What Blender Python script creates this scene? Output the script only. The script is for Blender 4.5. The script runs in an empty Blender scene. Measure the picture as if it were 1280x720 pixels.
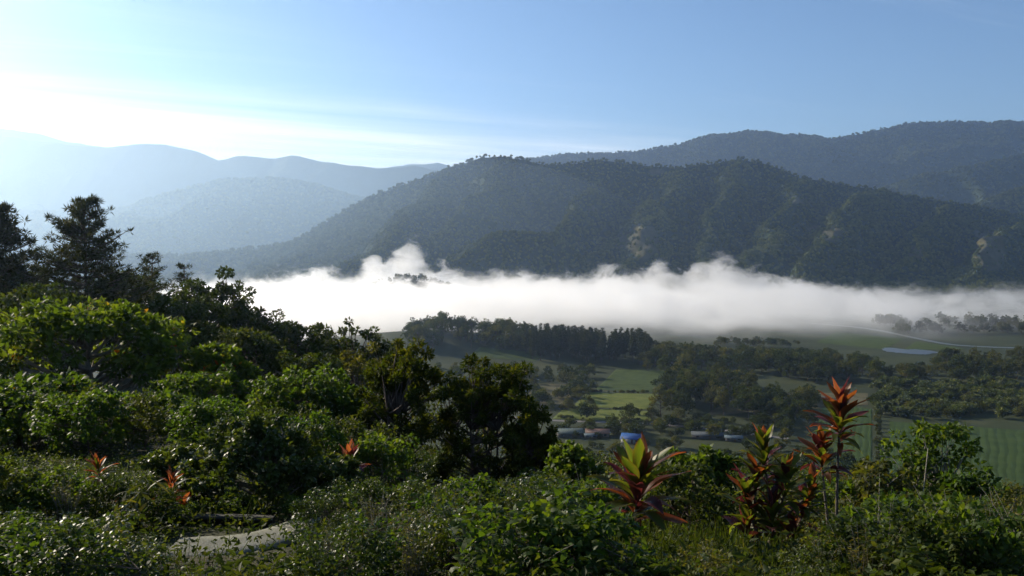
import bpy, math, random
import numpy as np
from mathutils import Vector, Matrix

scn = bpy.context.scene
COL = scn.collection
rad = math.radians

# ---------------------------------------------------------------- camera
F = 1108.0                      # focal length in photograph pixels (1280 wide)
CAMZ = 100.0
PITCH = math.atan(60.0 / F)     # horizon sits 60 px above the picture's centre
cam_d = bpy.data.cameras.new("camera")
cam = bpy.data.objects.new("camera", cam_d)
COL.objects.link(cam)
cam.location = (0, 0, CAMZ)
cam.rotation_euler = (math.pi / 2 - PITCH, 0, 0)
cam_d.sensor_width = 36.0
cam_d.lens = 36.0 * F / 1280.0
cam_d.clip_start = 0.1
cam_d.clip_end = 60000
scn.camera = cam

# ---------------------------------------------------------------- light
SUN_AZ, SUN_EL = rad(-51.0), rad(23.0)     # azimuth measured from +Y towards +X
SUN_STR, SKY_STR = 5.0, 0.082
sdir = Vector((math.sin(SUN_AZ) * math.cos(SUN_EL), math.cos(SUN_AZ) * math.cos(SUN_EL), math.sin(SUN_EL)))
sun_d = bpy.data.lights.new("sun", 'SUN')
sun_d.energy = SUN_STR
sun_d.angle = rad(0.53)
sun_d.color = (1.0, 0.87, 0.68)
sun = bpy.data.objects.new("sun", sun_d)
sun.rotation_euler = (-sdir).to_track_quat('-Z', 'Y').to_euler()
sun.location = (-300, 300, 400)
COL.objects.link(sun)


class NT:
    """small helper for node trees"""
    def __init__(self, tree):
        self.t = tree
        self.n = tree.nodes
        self.l = tree.links

    def node(self, typ, **kw):
        nd = self.n.new(typ)
        for k, v in kw.items():
            setattr(nd, k, v)
        return nd

    def put(self, sock, v):
        if v is None:
            return
        if hasattr(v, 'is_linked') or hasattr(v, 'links'):
            self.l.new(v, sock)
        else:
            sock.default_value = v

    def m(self, op, a, b=None, c=None, clamp=False):
        nd = self.node('ShaderNodeMath', operation=op, use_clamp=clamp)
        for i, v in enumerate((a, b, c)):
            self.put(nd.inputs[i], v)
        return nd.outputs[0]

    def sstep(self, v, lo, hi, a=0.0, b=1.0):
        nd = self.node('ShaderNodeMapRange', interpolation_type='SMOOTHSTEP')
        self.put(nd.inputs[0], v)
        self.put(nd.inputs[1], lo)
        self.put(nd.inputs[2], hi)
        nd.inputs[3].default_value = a
        nd.inputs[4].default_value = b
        return nd.outputs[0]

    def lin(self, v, lo, hi, a=0.0, b=1.0):
        nd = self.node('ShaderNodeMapRange', clamp=True)
        self.put(nd.inputs[0], v)
        nd.inputs[1].default_value = lo
        nd.inputs[2].default_value = hi
        nd.inputs[3].default_value = a
        nd.inputs[4].default_value = b
        return nd.outputs[0]

    def vec(self, x, y, z):
        nd = self.node('ShaderNodeCombineXYZ')
        for i, v in enumerate((x, y, z)):
            self.put(nd.inputs[i], v)
        return nd.outputs[0]

    def noise(self, v, scale, detail=2.0, rough=0.5, dist=0.0):
        nd = self.node('ShaderNodeTexNoise')
        self.put(nd.inputs['Vector'], v)
        nd.inputs['Scale'].default_value = scale
        nd.inputs['Detail'].default_value = detail
        nd.inputs['Roughness'].default_value = rough
        nd.inputs['Distortion'].default_value = dist
        return nd.outputs['Fac']

    def mix(self, f, a, b):
        nd = self.node('ShaderNodeMix', data_type='RGBA')
        self.put(nd.inputs[0], f)
        for s, v in ((nd.inputs[6], a), (nd.inputs[7], b)):
            if isinstance(v, tuple) and len(v) == 3:
                v = (*v, 1.0)
            self.put(s, v)
        return nd.outputs[2]

    def ramp(self, f, stops):
        nd = self.node('ShaderNodeValToRGB')
        self.put(nd.inputs[0], f)
        els = nd.color_ramp.elements
        while len(els) < len(stops):
            els.new(0.5)
        for e, (p, c) in zip(els, stops):
            e.position = p
            e.color = (*c, 1.0)
        return nd.outputs[0]


world = bpy.data.worlds.new("World")
scn.world = world
world.use_nodes = True
w = NT(world.node_tree)
w.n.clear()
sky = w.node('ShaderNodeTexSky', sky_type='NISHITA', sun_disc=False)
sky.sun_elevation = SUN_EL
sky.sun_rotation = SUN_AZ
sky.altitude = 900
sky.air_density = 1.0
sky.dust_density = 0.15
sky.ozone_density = 4.0
tc = w.node('ShaderNodeTexCoord')
sp = w.node('ShaderNodeSeparateXYZ')
w.l.new(tc.outputs['Generated'], sp.inputs[0])
zc = w.m('ADD', w.m('MAXIMUM', sp.outputs[2], 0.0), 0.02)
px_ = w.m('DIVIDE', sp.outputs[0], zc)
py_ = w.m('DIVIDE', sp.outputs[1], zc)
ca = w.m('ADD', w.m('MULTIPLY', px_, -0.52), w.m('MULTIPLY', py_, 0.85))   # across the cirrus streaks
cb = w.m('ADD', w.m('MULTIPLY', px_, 0.85), w.m('MULTIPLY', py_, 0.52))    # along them
cn = w.noise(w.vec(w.m('MULTIPLY', ca, 0.8), w.m('MULTIPLY', cb, 0.13), 0.0), 1.0, 7.0, 0.62, 0.8)
cn2 = w.noise(w.vec(w.m('MULTIPLY', ca, 0.25), w.m('MULTIPLY', cb, 0.10), 3.7), 1.0, 2.0, 0.5)
edge = w.m('ADD', ca, w.m('MULTIPLY', w.m('SUBTRACT', cn, 0.5), 5.0))
deck = w.m('MULTIPLY', w.sstep(edge, 4.6, 9.2), w.sstep(w.m('ADD', cb, w.m('MULTIPLY', w.m('SUBTRACT', cn2, 0.5), 3.0)), 3.6, 9.6, 1.0, 0.0))
wisp = w.m('MULTIPLY', w.sstep(cn, 0.52, 0.78), w.sstep(cn2, 0.42, 0.62))
cloud = w.m('MAXIMUM', w.m('MULTIPLY', deck, w.lin(cn, 0.34, 0.64, 0.22, 1.0)), w.m('MULTIPLY', wisp, 0.6), clamp=True)
cloud = w.m('MULTIPLY', cloud, w.sstep(sp.outputs[2], 0.0, 0.05))
dt = w.node('ShaderNodeVectorMath', operation='DOT_PRODUCT')
w.l.new(tc.outputs['Generated'], dt.inputs[0])
dt.inputs[1].default_value = sdir
glow = w.m('POWER', w.m('MAXIMUM', dt.outputs['Value'], 0.0), 5.0)
cbright = w.m('ADD', 11.5, w.m('MULTIPLY', glow, 1.0))
cc = w.node('ShaderNodeVectorMath', operation='SCALE')
cc.inputs[0].default_value = (1.0, 0.985, 0.96)
w.l.new(cbright, cc.inputs['Scale'])
skyc = w.mix(w.m('MULTIPLY', cloud, 0.78), sky.outputs[0], cc.outputs[0])
bg = w.node('ShaderNodeBackground')
w.l.new(skyc, bg.inputs[0])
bg.inputs[1].default_value = SKY_STR
wo = w.node('ShaderNodeOutputWorld')
w.l.new(bg.outputs[0], wo.inputs[0])

scn.view_settings.view_transform = 'Standard'
scn.view_settings.look = 'None'
scn.view_settings.gamma = 1.0
scn.view_settings.exposure = 0.7
scn.render.film_transparent = False
cy = scn.cycles
cy.use_denoising = True
cy.use_adaptive_sampling = True
cy.adaptive_threshold = 0.03
cy.max_bounces = 14
cy.diffuse_bounces = 2
cy.glossy_bounces = 2
cy.transmission_bounces = 3
cy.transparent_max_bounces = 4
cy.volume_bounces = 12
cy.volume_max_steps = 512
cy.caustics_reflective = False
cy.caustics_refractive = False
cy.sample_clamp_indirect = 4.0
scn.render.use_persistent_data = False

# ---------------------------------------------------------------- noise
def _hash(ix, iy, seed):
    h = (ix.astype(np.int64) * 374761393 + iy.astype(np.int64) * 668265263 + seed * 1274126177) & 0xFFFFFFFF
    h = ((h ^ (h >> 13)) * 1274126177) & 0xFFFFFFFF
    h = h ^ (h >> 16)
    return (h & 0xFFFFFF) / float(0xFFFFFF)

def vnoise(x, y, seed=0):
    x = np.asarray(x, float); y = np.asarray(y, float)
    ix = np.floor(x); iy = np.floor(y)
    fx = x - ix; fy = y - iy
    fx = fx * fx * fx * (fx * (fx * 6 - 15) + 10); fy = fy * fy * fy * (fy * (fy * 6 - 15) + 10)
    a = _hash(ix, iy, seed); b = _hash(ix + 1, iy, seed)
    c = _hash(ix, iy + 1, seed); d = _hash(ix + 1, iy + 1, seed)
    return (a + (b - a) * fx) * (1 - fy) + (c + (d - c) * fx) * fy

def fbm(x, y, seed=0, octv=4, gain=0.5):
    s = 0; a = 1.0; t = 0
    for k in range(octv):
        s = s + a * vnoise(x * 2 ** k + k * 17.3, y * 2 ** k - k * 9.1, seed + k)
        t += a; a *= gain
    return s / t

def sstep(v, lo, hi):
    t = np.clip((np.asarray(v, float) - lo) / (hi - lo), 0, 1)
    return t * t * (3 - 2 * t)

# ---------------------------------------------------------------- place
CP, SP_ = math.cos(PITCH), math.sin(PITCH)
def ray(px, py):
    u = (px - 640.0) / F
    v = (360.0 - py) / F
    return u, CP + v * SP_, -SP_ + v * CP       # x, y(forward), z

def at(px, py, Y):
    """world point on the pixel's ray at forward distance Y"""
    a, b, c = ray(px, py)
    k = Y / b
    return np.array((a * k, Y, CAMZ + c * k))

def xat(px, Y):
    return (px - 640.0) / F * Y

def to_px(x, y, z):
    zz = z - CAMZ
    d = y * CP - zz * SP_
    up = y * SP_ + zz * CP
    return 640 + F * x / d, 360 - F * up / d

def ground(x, y):
    x = np.asarray(x, float); y = np.asarray(y, float)
    yy = np.maximum(y, 0)
    th = np.degrees(np.arctan2(x, np.maximum(yy, 1.0)))
    s = 1 - sstep(th, -19, 1)
    k = 0.31 * (1 - s) + 0.135 * s
    z = CAMZ - 1.65 - 0.2 * np.minimum(yy, 10) - k * np.maximum(yy - 10, 0) - 0.42 * s * np.maximum(yy - 98, 0)
    z = z + 0.12 * np.maximum(-y, 0)
    z = z + (fbm(x / 9, y / 9, 5, 3) - 0.5) * 1.1 * sstep(yy, 6, 30)
    z = z + (fbm(x / 60, y / 60, 8, 3) - 0.5) * 7.0 * sstep(yy, 40, 120) * (1 - sstep(yy, 300, 420))
    # valley floor and the low hills standing on it
    fl = (fbm(x / 160, y / 160, 21, 3) - 0.5) * 2.0 * (1 - sstep(x, 120, 200) * sstep(y, 380, 420))
    fl = fl * sstep(y, 350, 900)
    fl = fl + 17 * np.exp(-((x + 75) / 120) ** 2 - ((y - 800) / 85) ** 2)
    fl = fl + 37 * np.exp(-((x + 160) / 85) ** 2 - ((y - 1370) / 60) ** 2)
    fl = fl + 5 * np.exp(-((x - 640) / 160) ** 2 - ((y - 1010) / 60) ** 2)
    d = z - fl
    return fl + 0.5 * (d + np.sqrt(d * d + 16.0)) * sstep(d, -60, 20)

def hit(px, py):
    """first ground point along a pixel's ray"""
    a, b, c = ray(px, py)
    t = np.concatenate([np.linspace(3, 120, 400), np.linspace(120, 1600, 1200)])
    k = t / b
    g = ground(a * k, t)
    below = np.nonzero(CAMZ + c * k < g)[0]
    Y = t[below[0]] if len(below) else t[-1]
    return np.array((a * Y / b, Y, float(ground(a * Y / b, Y))))

# ---------------------------------------------------------------- mesh helpers
class MB:
    def __init__(self):
        self.v = []; self.f = []; self.t = []; self.mi = []; self.nv = 0
    def add(self, verts, faces, tint=0.5, mi=0):
        verts = np.asarray(verts, float).reshape(-1, 3)
        faces = np.asarray(faces, int)
        self.v.append(verts); self.f.append(faces + self.nv)
        self.t.append(np.broadcast_to(np.asarray(tint, float), (len(verts),)).copy())
        self.mi.append(np.full(len(faces), mi))
        self.nv += len(verts)
    def mesh(self, name, mats, smooth=False):
        me = bpy.data.meshes.new(name)
        V = np.concatenate(self.v)
        n = len(V)
        me.vertices.add(n)
        me.vertices.foreach_set('co', V.astype(np.float32).ravel())
        loops = np.concatenate([f.ravel() for f in self.f])
        sizes = np.concatenate([np.full(len(f), f.shape[1]) for f in self.f])
        me.loops.add(len(loops))
        me.loops.foreach_set('vertex_index', loops.astype(np.int32))
        me.polygons.add(len(sizes))
        st = np.concatenate([[0], np.cumsum(sizes)[:-1]])
        me.polygons.foreach_set('loop_start', st.astype(np.int32))
        me.polygons.foreach_set('loop_total', sizes.astype(np.int32))
        if not isinstance(mats, (list, tuple)):
            mats = [mats]
        for m_ in mats:
            me.materials.append(m_)
        me.polygons.foreach_set('material_index', np.concatenate(self.mi).astype(np.int32))
        if smooth:
            me.polygons.foreach_set('use_smooth', np.ones(len(sizes), bool))
        at_ = me.attributes.new('tint', 'FLOAT', 'POINT')
        at_.data.foreach_set('value', np.concatenate(self.t).astype(np.float32))
        me.update(calc_edges=True)
        me.validate()
        return me

def link(name, data, parent=None):
    o = bpy.data.objects.new(name, data)
    COL.objects.link(o)
    if parent is not None:
        o.parent = parent
    return o

def tag(o, label=None, cat=None, group=None, kind=None):
    for k, v in (('label', label), ('category', cat), ('group', group), ('kind', kind)):
        if v:
            o[k] = v
    return o

def empty(name, loc=(0, 0, 0), rz=0.0, sc=1.0):
    e = bpy.data.objects.new(name, None)
    COL.objects.link(e)
    e.location = loc
    e.rotation_euler = (0, 0, rz)
    e.scale = (sc,) * 3 if not isinstance(sc, tuple) else sc
    e.empty_display_size = 0.2
    return e

def unit(a):
    return a / np.maximum(np.linalg.norm(a, axis=-1, keepdims=True), 1e-9)

def tube(mb, pts, radii, sides=6, tint=0.5, mi=0):
    pts = np.asarray(pts, float); n = len(pts)
    radii = np.asarray(radii, float)
    tg = unit(np.gradient(pts, axis=0))
    ref = np.array((1.0, 0.13, 0.0)) if abs(tg[0, 2]) > 0.8 else np.array((0, 0, 1.0))
    u = unit(np.cross(tg, ref)); v = np.cross(tg, u)
    a = np.arange(sides) * 2 * math.pi / sides
    ring = pts[:, None] + radii[:, None, None] * (np.cos(a)[None, :, None] * u[:, None] + np.sin(a)[None, :, None] * v[:, None])
    i, j = np.meshgrid(np.arange(n - 1), np.arange(sides), indexing='ij')
    j2 = (j + 1) % sides
    q = np.stack([i * sides + j, i * sides + j2, (i + 1) * sides + j2, (i + 1) * sides + j], -1).reshape(-1, 4)
    mb.add(ring.reshape(-1, 3), q, tint, mi)

def box(mb, c, s, mi=0, rz=0.0):
    x, y, z = np.array(s) / 2
    V = np.array([(-x, -y, -z), (x, -y, -z), (x, y, -z), (-x, y, -z), (-x, -y, z), (x, -y, z), (x, y, z), (-x, y, z)])
    cr, sr = math.cos(rz), math.sin(rz)
    V = V @ np.array([(cr, sr, 0), (-sr, cr, 0), (0, 0, 1)]) + np.array(c)
    mb.add(V, [(0, 3, 2, 1), (4, 5, 6, 7), (0, 1, 5, 4), (1, 2, 6, 5), (2, 3, 7, 6), (3, 0, 4, 7)], 0.5, mi)

def leaves(mb, rng, P, D, N, L, W, fold=0.12, droop=0.15, six=False, tint=None, mi=0):
    n = len(P)
    D = unit(D); N = N - (N * D).sum(-1, keepdims=True) * D; N = unit(N)
    S = np.cross(D, N)
    L = np.broadcast_to(L, (n,))[:, None]; W = np.broadcast_to(W, (n,))[:, None]
    if tint is None:
        tint = rng.random(n)
    tip = P + D * L - N * L * droop
    if six:
        a = P + D * L * 0.30 + N * fold * W - N * L * droop * 0.10
        b = P + D * L * 0.66 + N * fold * W * 0.7 - N * L * droop * 0.42
        V = np.stack([P, a - S * W * 0.48, a + S * W * 0.48, b - S * W * 0.36, b + S * W * 0.36, tip], 1)
        Q = np.array([(0, 2, 1)]); q4 = np.array([(1, 2, 4, 3)]); q3 = np.array([(3, 4, 5)])
        k = np.arange(n)[:, None] * 6
        mb.add(V.reshape(-1, 3), (k + Q), np.repeat(tint, 6), mi)
        off = mb.nv - 6 * n
        for q in (q4, q3):
            mb.f.append(k + q + off); mb.mi.append(np.full(n, mi))
        # extra face lists share the vertices just added
    else:
        c = P + D * L * 0.45 + N * fold * W
        V = np.stack([P, c - S * W * 0.5, tip, c + S * W * 0.5], 1)
        k = np.arange(n)[:, None] * 4
        fa = np.concatenate([k + np.array([(0, 3, 2)]), k + np.array([(0, 2, 1)])])
        mb.add(V.reshape(-1, 3), fa, np.repeat(tint, 4), mi)

def clump_leaves(mb, rng, c, r, n, L, W, up=0.55, out=0.6, shell=0.55, droop=0.15, six=False, tint=None, mi=0, jit=0.25):
    """n leaves in an ellipsoid shell of radii r round c"""
    u = unit(rng.normal(size=(n, 3)))
    rr = (shell + (1 - shell) * rng.random(n) ** 0.6)[:, None]
    P = np.asarray(c) + u * rr * np.asarray(r)
    D = unit(u * out + rng.normal(size=(n, 3)) * 0.5 + np.array((0, 0, -0.12)))
    N = unit(u * 0.45 + np.array((0, 0, up)) + rng.normal(size=(n, 3)) * 0.5)
    sc = 1 + (rng.random(n) - 0.5) * 2 * jit
    leaves(mb, rng, P, D, N, L * sc, W * sc, 0.15, droop, six, tint, mi)

# ---------------------------------------------------------------- materials
def mat(name):
    m_ = bpy.data.materials.new(name)
    m_.use_nodes = True
    t = NT(m_.node_tree)
    t.n.clear()
    t.out = t.node('ShaderNodeOutputMaterial')
    return m_, t

def leaf_mat(name, stops, trans=0.35, rough=0.45, spec=0.4, var=0.25, tcol=None, dim=0.72):
    m_, t = mat(name)
    a = t.node('ShaderNodeAttribute', attribute_name='tint')
    oi = t.node('ShaderNodeObjectInfo')
    base = t.ramp(a.outputs['Fac'], [(q_, (c_[0] * dim * 1.12, c_[1] * dim * 1.06, c_[2] * dim * 0.62)) for q_, c_ in stops])
    hv = t.node('ShaderNodeHueSaturation')
    t.l.new(base, hv.inputs['Color'])
    t.l.new(t.lin(oi.outputs['Random'], 0, 1, 1 - var, 1 + var), hv.inputs['Value'])
    t.l.new(t.lin(oi.outputs['Random'], 0, 1, 0.515, 0.485), hv.inputs['Hue'])
    col = hv.outputs[0]
    p = t.node('ShaderNodeBsdfPrincipled')
    t.l.new(col, p.inputs['Base Color'])
    p.inputs['Roughness'].default_value = min(0.75, rough + 0.17)
    p.inputs['Specular IOR Level'].default_value = spec * 0.45
    tr = t.node('ShaderNodeBsdfTranslucent')
    k = tcol or (1.9, 1.75, 0.5)
    mu = t.node('ShaderNodeVectorMath', operation='MULTIPLY')
    t.l.new(col, mu.inputs[0]); mu.inputs[1].default_value = k
    t.l.new(mu.outputs[0], tr.inputs['Color'])
    mx = t.node('ShaderNodeMixShader')
    mx.inputs[0].default_value = min(0.6, trans + 0.1)
    t.l.new(p.outputs[0], mx.inputs[1]); t.l.new(tr.outputs[0], mx.inputs[2])
    t.l.new(mx.outputs[0], t.out.inputs[0])
    return m_

def plain(name, stops, scale=3.0, rough=0.85, detail=5.0, bump=0.0, bscale=None, stretch=None, spec=0.3, metal=0.0):
    m_, t = mat(name)
    tcx = t.node('ShaderNodeTexCoord')
    v = tcx.outputs['Object']
    if stretch:
        mp = t.node('ShaderNodeMapping'); mp.inputs['Scale'].default_value = stretch
        t.l.new(v, mp.inputs[0]); v = mp.outputs[0]
    nz = t.noise(v, scale, detail, 0.6)
    p = t.node('ShaderNodeBsdfPrincipled')
    t.l.new(t.ramp(nz, stops), p.inputs['Base Color'])
    p.inputs['Roughness'].default_value = rough
    p.inputs['Specular IOR Level'].default_value = spec
    p.inputs['Metallic'].default_value = metal
    if bump:
        b = t.node('ShaderNodeBump'); b.inputs['Strength'].default_value = bump; b.inputs['Distance'].default_value = 0.05
        t.l.new(t.noise(v, bscale or scale * 3, 4.0, 0.6), b.inputs['Height'])
        t.l.new(b.outputs[0], p.inputs['Normal'])
    t.l.new(p.outputs[0], t.out.inputs[0])
    return m_

M = {}
M['bark'] = plain('bark', [(0.3, (0.045, 0.034, 0.026)), (0.7, (0.13, 0.10, 0.08))], 6.0, 0.9, 5, 0.6, 18, (1, 1, 0.25))
M['pale_bark'] = plain('pale_bark', [(0.3, (0.10, 0.09, 0.075)), (0.7, (0.28, 0.25, 0.21))], 7.0, 0.9, 5, 0.5, 20, (1, 1, 0.3))
M['pine'] = leaf_mat('pine_needles', [(0, (0.018, 0.030, 0.014)), (0.6, (0.040, 0.055, 0.024)), (1, (0.085, 0.080, 0.040))], 0.15, 0.5, 0.3)
M['dark_leaf'] = leaf_mat('dark_leaves', [(0, (0.022, 0.042, 0.014)), (0.7, (0.045, 0.072, 0.022)), (1, (0.085, 0.105, 0.034))], 0.28, 0.45, 0.35)
M['broad_leaf'] = leaf_mat('broad_leaves', [(0, (0.030, 0.065, 0.016)), (0.6, (0.060, 0.110, 0.024)), (0.93, (0.11, 0.16, 0.035)), (0.98, (0.22, 0.20, 0.04)), (1, (0.30, 0.10, 0.03))], 0.42, 0.42, 0.45)
M['bright_leaf'] = leaf_mat('bright_leaves', [(0, (0.030, 0.070, 0.016)), (0.6, (0.056, 0.108, 0.024)), (1, (0.11, 0.16, 0.040))], 0.42, 0.38, 0.5)
M['golden_leaf'] = leaf_mat('golden_leaves', [(0, (0.028, 0.046, 0.011)), (0.5, (0.056, 0.080, 0.015)), (1, (0.125, 0.122, 0.022))], 0.42, 0.45, 0.4)
M['olive_leaf'] = leaf_mat('olive_leaves', [(0, (0.045, 0.060, 0.022)), (0.6, (0.085, 0.10, 0.038)), (1, (0.15, 0.14, 0.065))], 0.35, 0.4, 0.5)
M['glossy_leaf'] = leaf_mat('glossy_leaves', [(0, (0.025, 0.050, 0.016)), (0.7, (0.050, 0.085, 0.024)), (1, (0.10, 0.125, 0.05))], 0.30, 0.28, 0.65)
M['mid_leaf'] = leaf_mat('valley_tree_leaves', [(0, (0.020, 0.036, 0.014)), (0.6, (0.040, 0.062, 0.022)), (1, (0.075, 0.095, 0.038))], 0.25, 0.55, 0.25, 0.35)
M['mid_olive'] = leaf_mat('valley_olive_leaves', [(0, (0.045, 0.058, 0.026)), (0.6, (0.075, 0.090, 0.038)), (1, (0.13, 0.125, 0.065))], 0.25, 0.55, 0.25, 0.35)
M['plantation_leaf'] = leaf_mat('plantation_leaves', [(0, (0.045, 0.075, 0.030)), (0.7, (0.085, 0.12, 0.055)), (1, (0.20, 0.22, 0.15))], 0.25, 0.3, 0.7, 0.3)
M['forest'] = leaf_mat('mountain_forest_leaves', [(0, (0.036, 0.050, 0.022)), (0.6, (0.070, 0.086, 0.036)), (1, (0.14, 0.135, 0.065))], 0.06, 0.9, 0.02, 0.28, None, 1.35)

# ---------------------------------------------------------------- ground sheet
def ground_material():
    m_, t = mat('earth_and_grass')
    tcx = t.node('ShaderNodeTexCoord')
    v = tcx.outputs['Object']
    a = t.noise(v, 0.35, 6, 0.65)
    b = t.noise(v, 0.02, 4, 0.6)
    near = t.ramp(a, [(0.3, (0.022, 0.022, 0.012)), (0.55, (0.034, 0.038, 0.017)), (0.8, (0.060, 0.050, 0.030))])
    far = t.ramp(b, [(0.3, (0.024, 0.032, 0.015)), (0.55, (0.038, 0.048, 0.020)), (0.75, (0.065, 0.068, 0.032))])
    s_ = t.node('ShaderNodeSeparateXYZ'); t.l.new(v, s_.inputs[0])
    col = t.mix(t.sstep(s_.outputs[2], 10.0, 40.0), far, near)
    p = t.node('ShaderNodeBsdfPrincipled')
    t.l.new(col, p.inputs['Base Color'])
    p.inputs['Roughness'].default_value = 0.95
    p.inputs['Specular IOR Level'].default_value = 0.1
    bp = t.node('ShaderNodeBump'); bp.inputs['Strength'].default_value = 0.5; bp.inputs['Distance'].default_value = 0.3
    t.l.new(t.noise(v, 1.5, 5, 0.7), bp.inputs['Height']); t.l.new(bp.outputs[0], p.inputs['Normal'])
    t.l.new(p.outputs[0], t.out.inputs[0])
    return m_
M['ground'] = ground_material()

def grid_mesh(name, X, Y, Z, material, smooth=True):
    ny, nx = X.shape
    i, j = np.meshgrid(np.arange(ny - 1), np.arange(nx - 1), indexing='ij')
    q = np.stack([i * nx + j, i * nx + j + 1, (i + 1) * nx + j + 1, (i + 1) * nx + j], -1).reshape(-1, 4)
    mb = MB(); mb.add(np.stack([X, Y, Z], -1), q)
    return mb.mesh(name, material, smooth)

ys = np.concatenate([np.linspace(-560, -200, 4), np.linspace(-150, -6, 12), np.arange(-4, 40, 0.8), np.arange(40, 130, 2.5), np.arange(130, 420, 6),
                     np.arange(420, 1700, 14), np.linspace(1720, 9500, 20)])
xs = np.concatenate([np.linspace(-9500, -900, 10), np.linspace(-860, -130, 34), np.arange(-125, -30, 4), np.arange(-30, 30, 0.8), np.arange(30, 126, 4),
                     np.linspace(130, 860, 40), np.linspace(900, 9500, 10)])
GX, GY = np.meshgrid(xs, ys)
g = link('ground', grid_mesh('ground', GX, GY, ground(GX, GY), M['ground']))
tag(g, 'green valley floor and overgrown slope falling away below the viewpoint', None, None, 'structure')

# ---------------------------------------------------------------- mountains
def mountain_material(name, grass=0.5):
    m_, t = mat(name)
    tcx = t.node('ShaderNodeTexCoord'); v = tcx.outputs['Object']
    a = t.noise(v, 0.05, 6, 0.7)
    b = t.noise(v, 0.004, 4, 0.6)
    wood = t.ramp(a, [(0.3, (0.026, 0.038, 0.018)), (0.6, (0.045, 0.060, 0.026)), (0.8, (0.075, 0.082, 0.040))])
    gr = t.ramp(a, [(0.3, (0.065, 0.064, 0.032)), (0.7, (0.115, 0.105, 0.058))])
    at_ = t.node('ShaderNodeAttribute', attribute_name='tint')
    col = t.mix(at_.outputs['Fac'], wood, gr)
    p = t.node('ShaderNodeBsdfPrincipled')
    t.l.new(col, p.inputs['Base Color']); p.inputs['Roughness'].default_value = 0.95
    p.inputs['Specular IOR Level'].default_value = 0.05
    bp = t.node('ShaderNodeBump'); bp.inputs['Strength'].default_value = 0.9; bp.inputs['Distance'].default_value = 6.0
    t.l.new(t.noise(v, 0.06, 5, 0.75), bp.inputs['Height']); t.l.new(bp.outputs[0], p.inputs['Normal'])
    t.l.new(p.outputs[0], t.out.inputs[0])
    return m_
M['mountain'] = mountain_material('wooded_mountainside')

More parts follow.
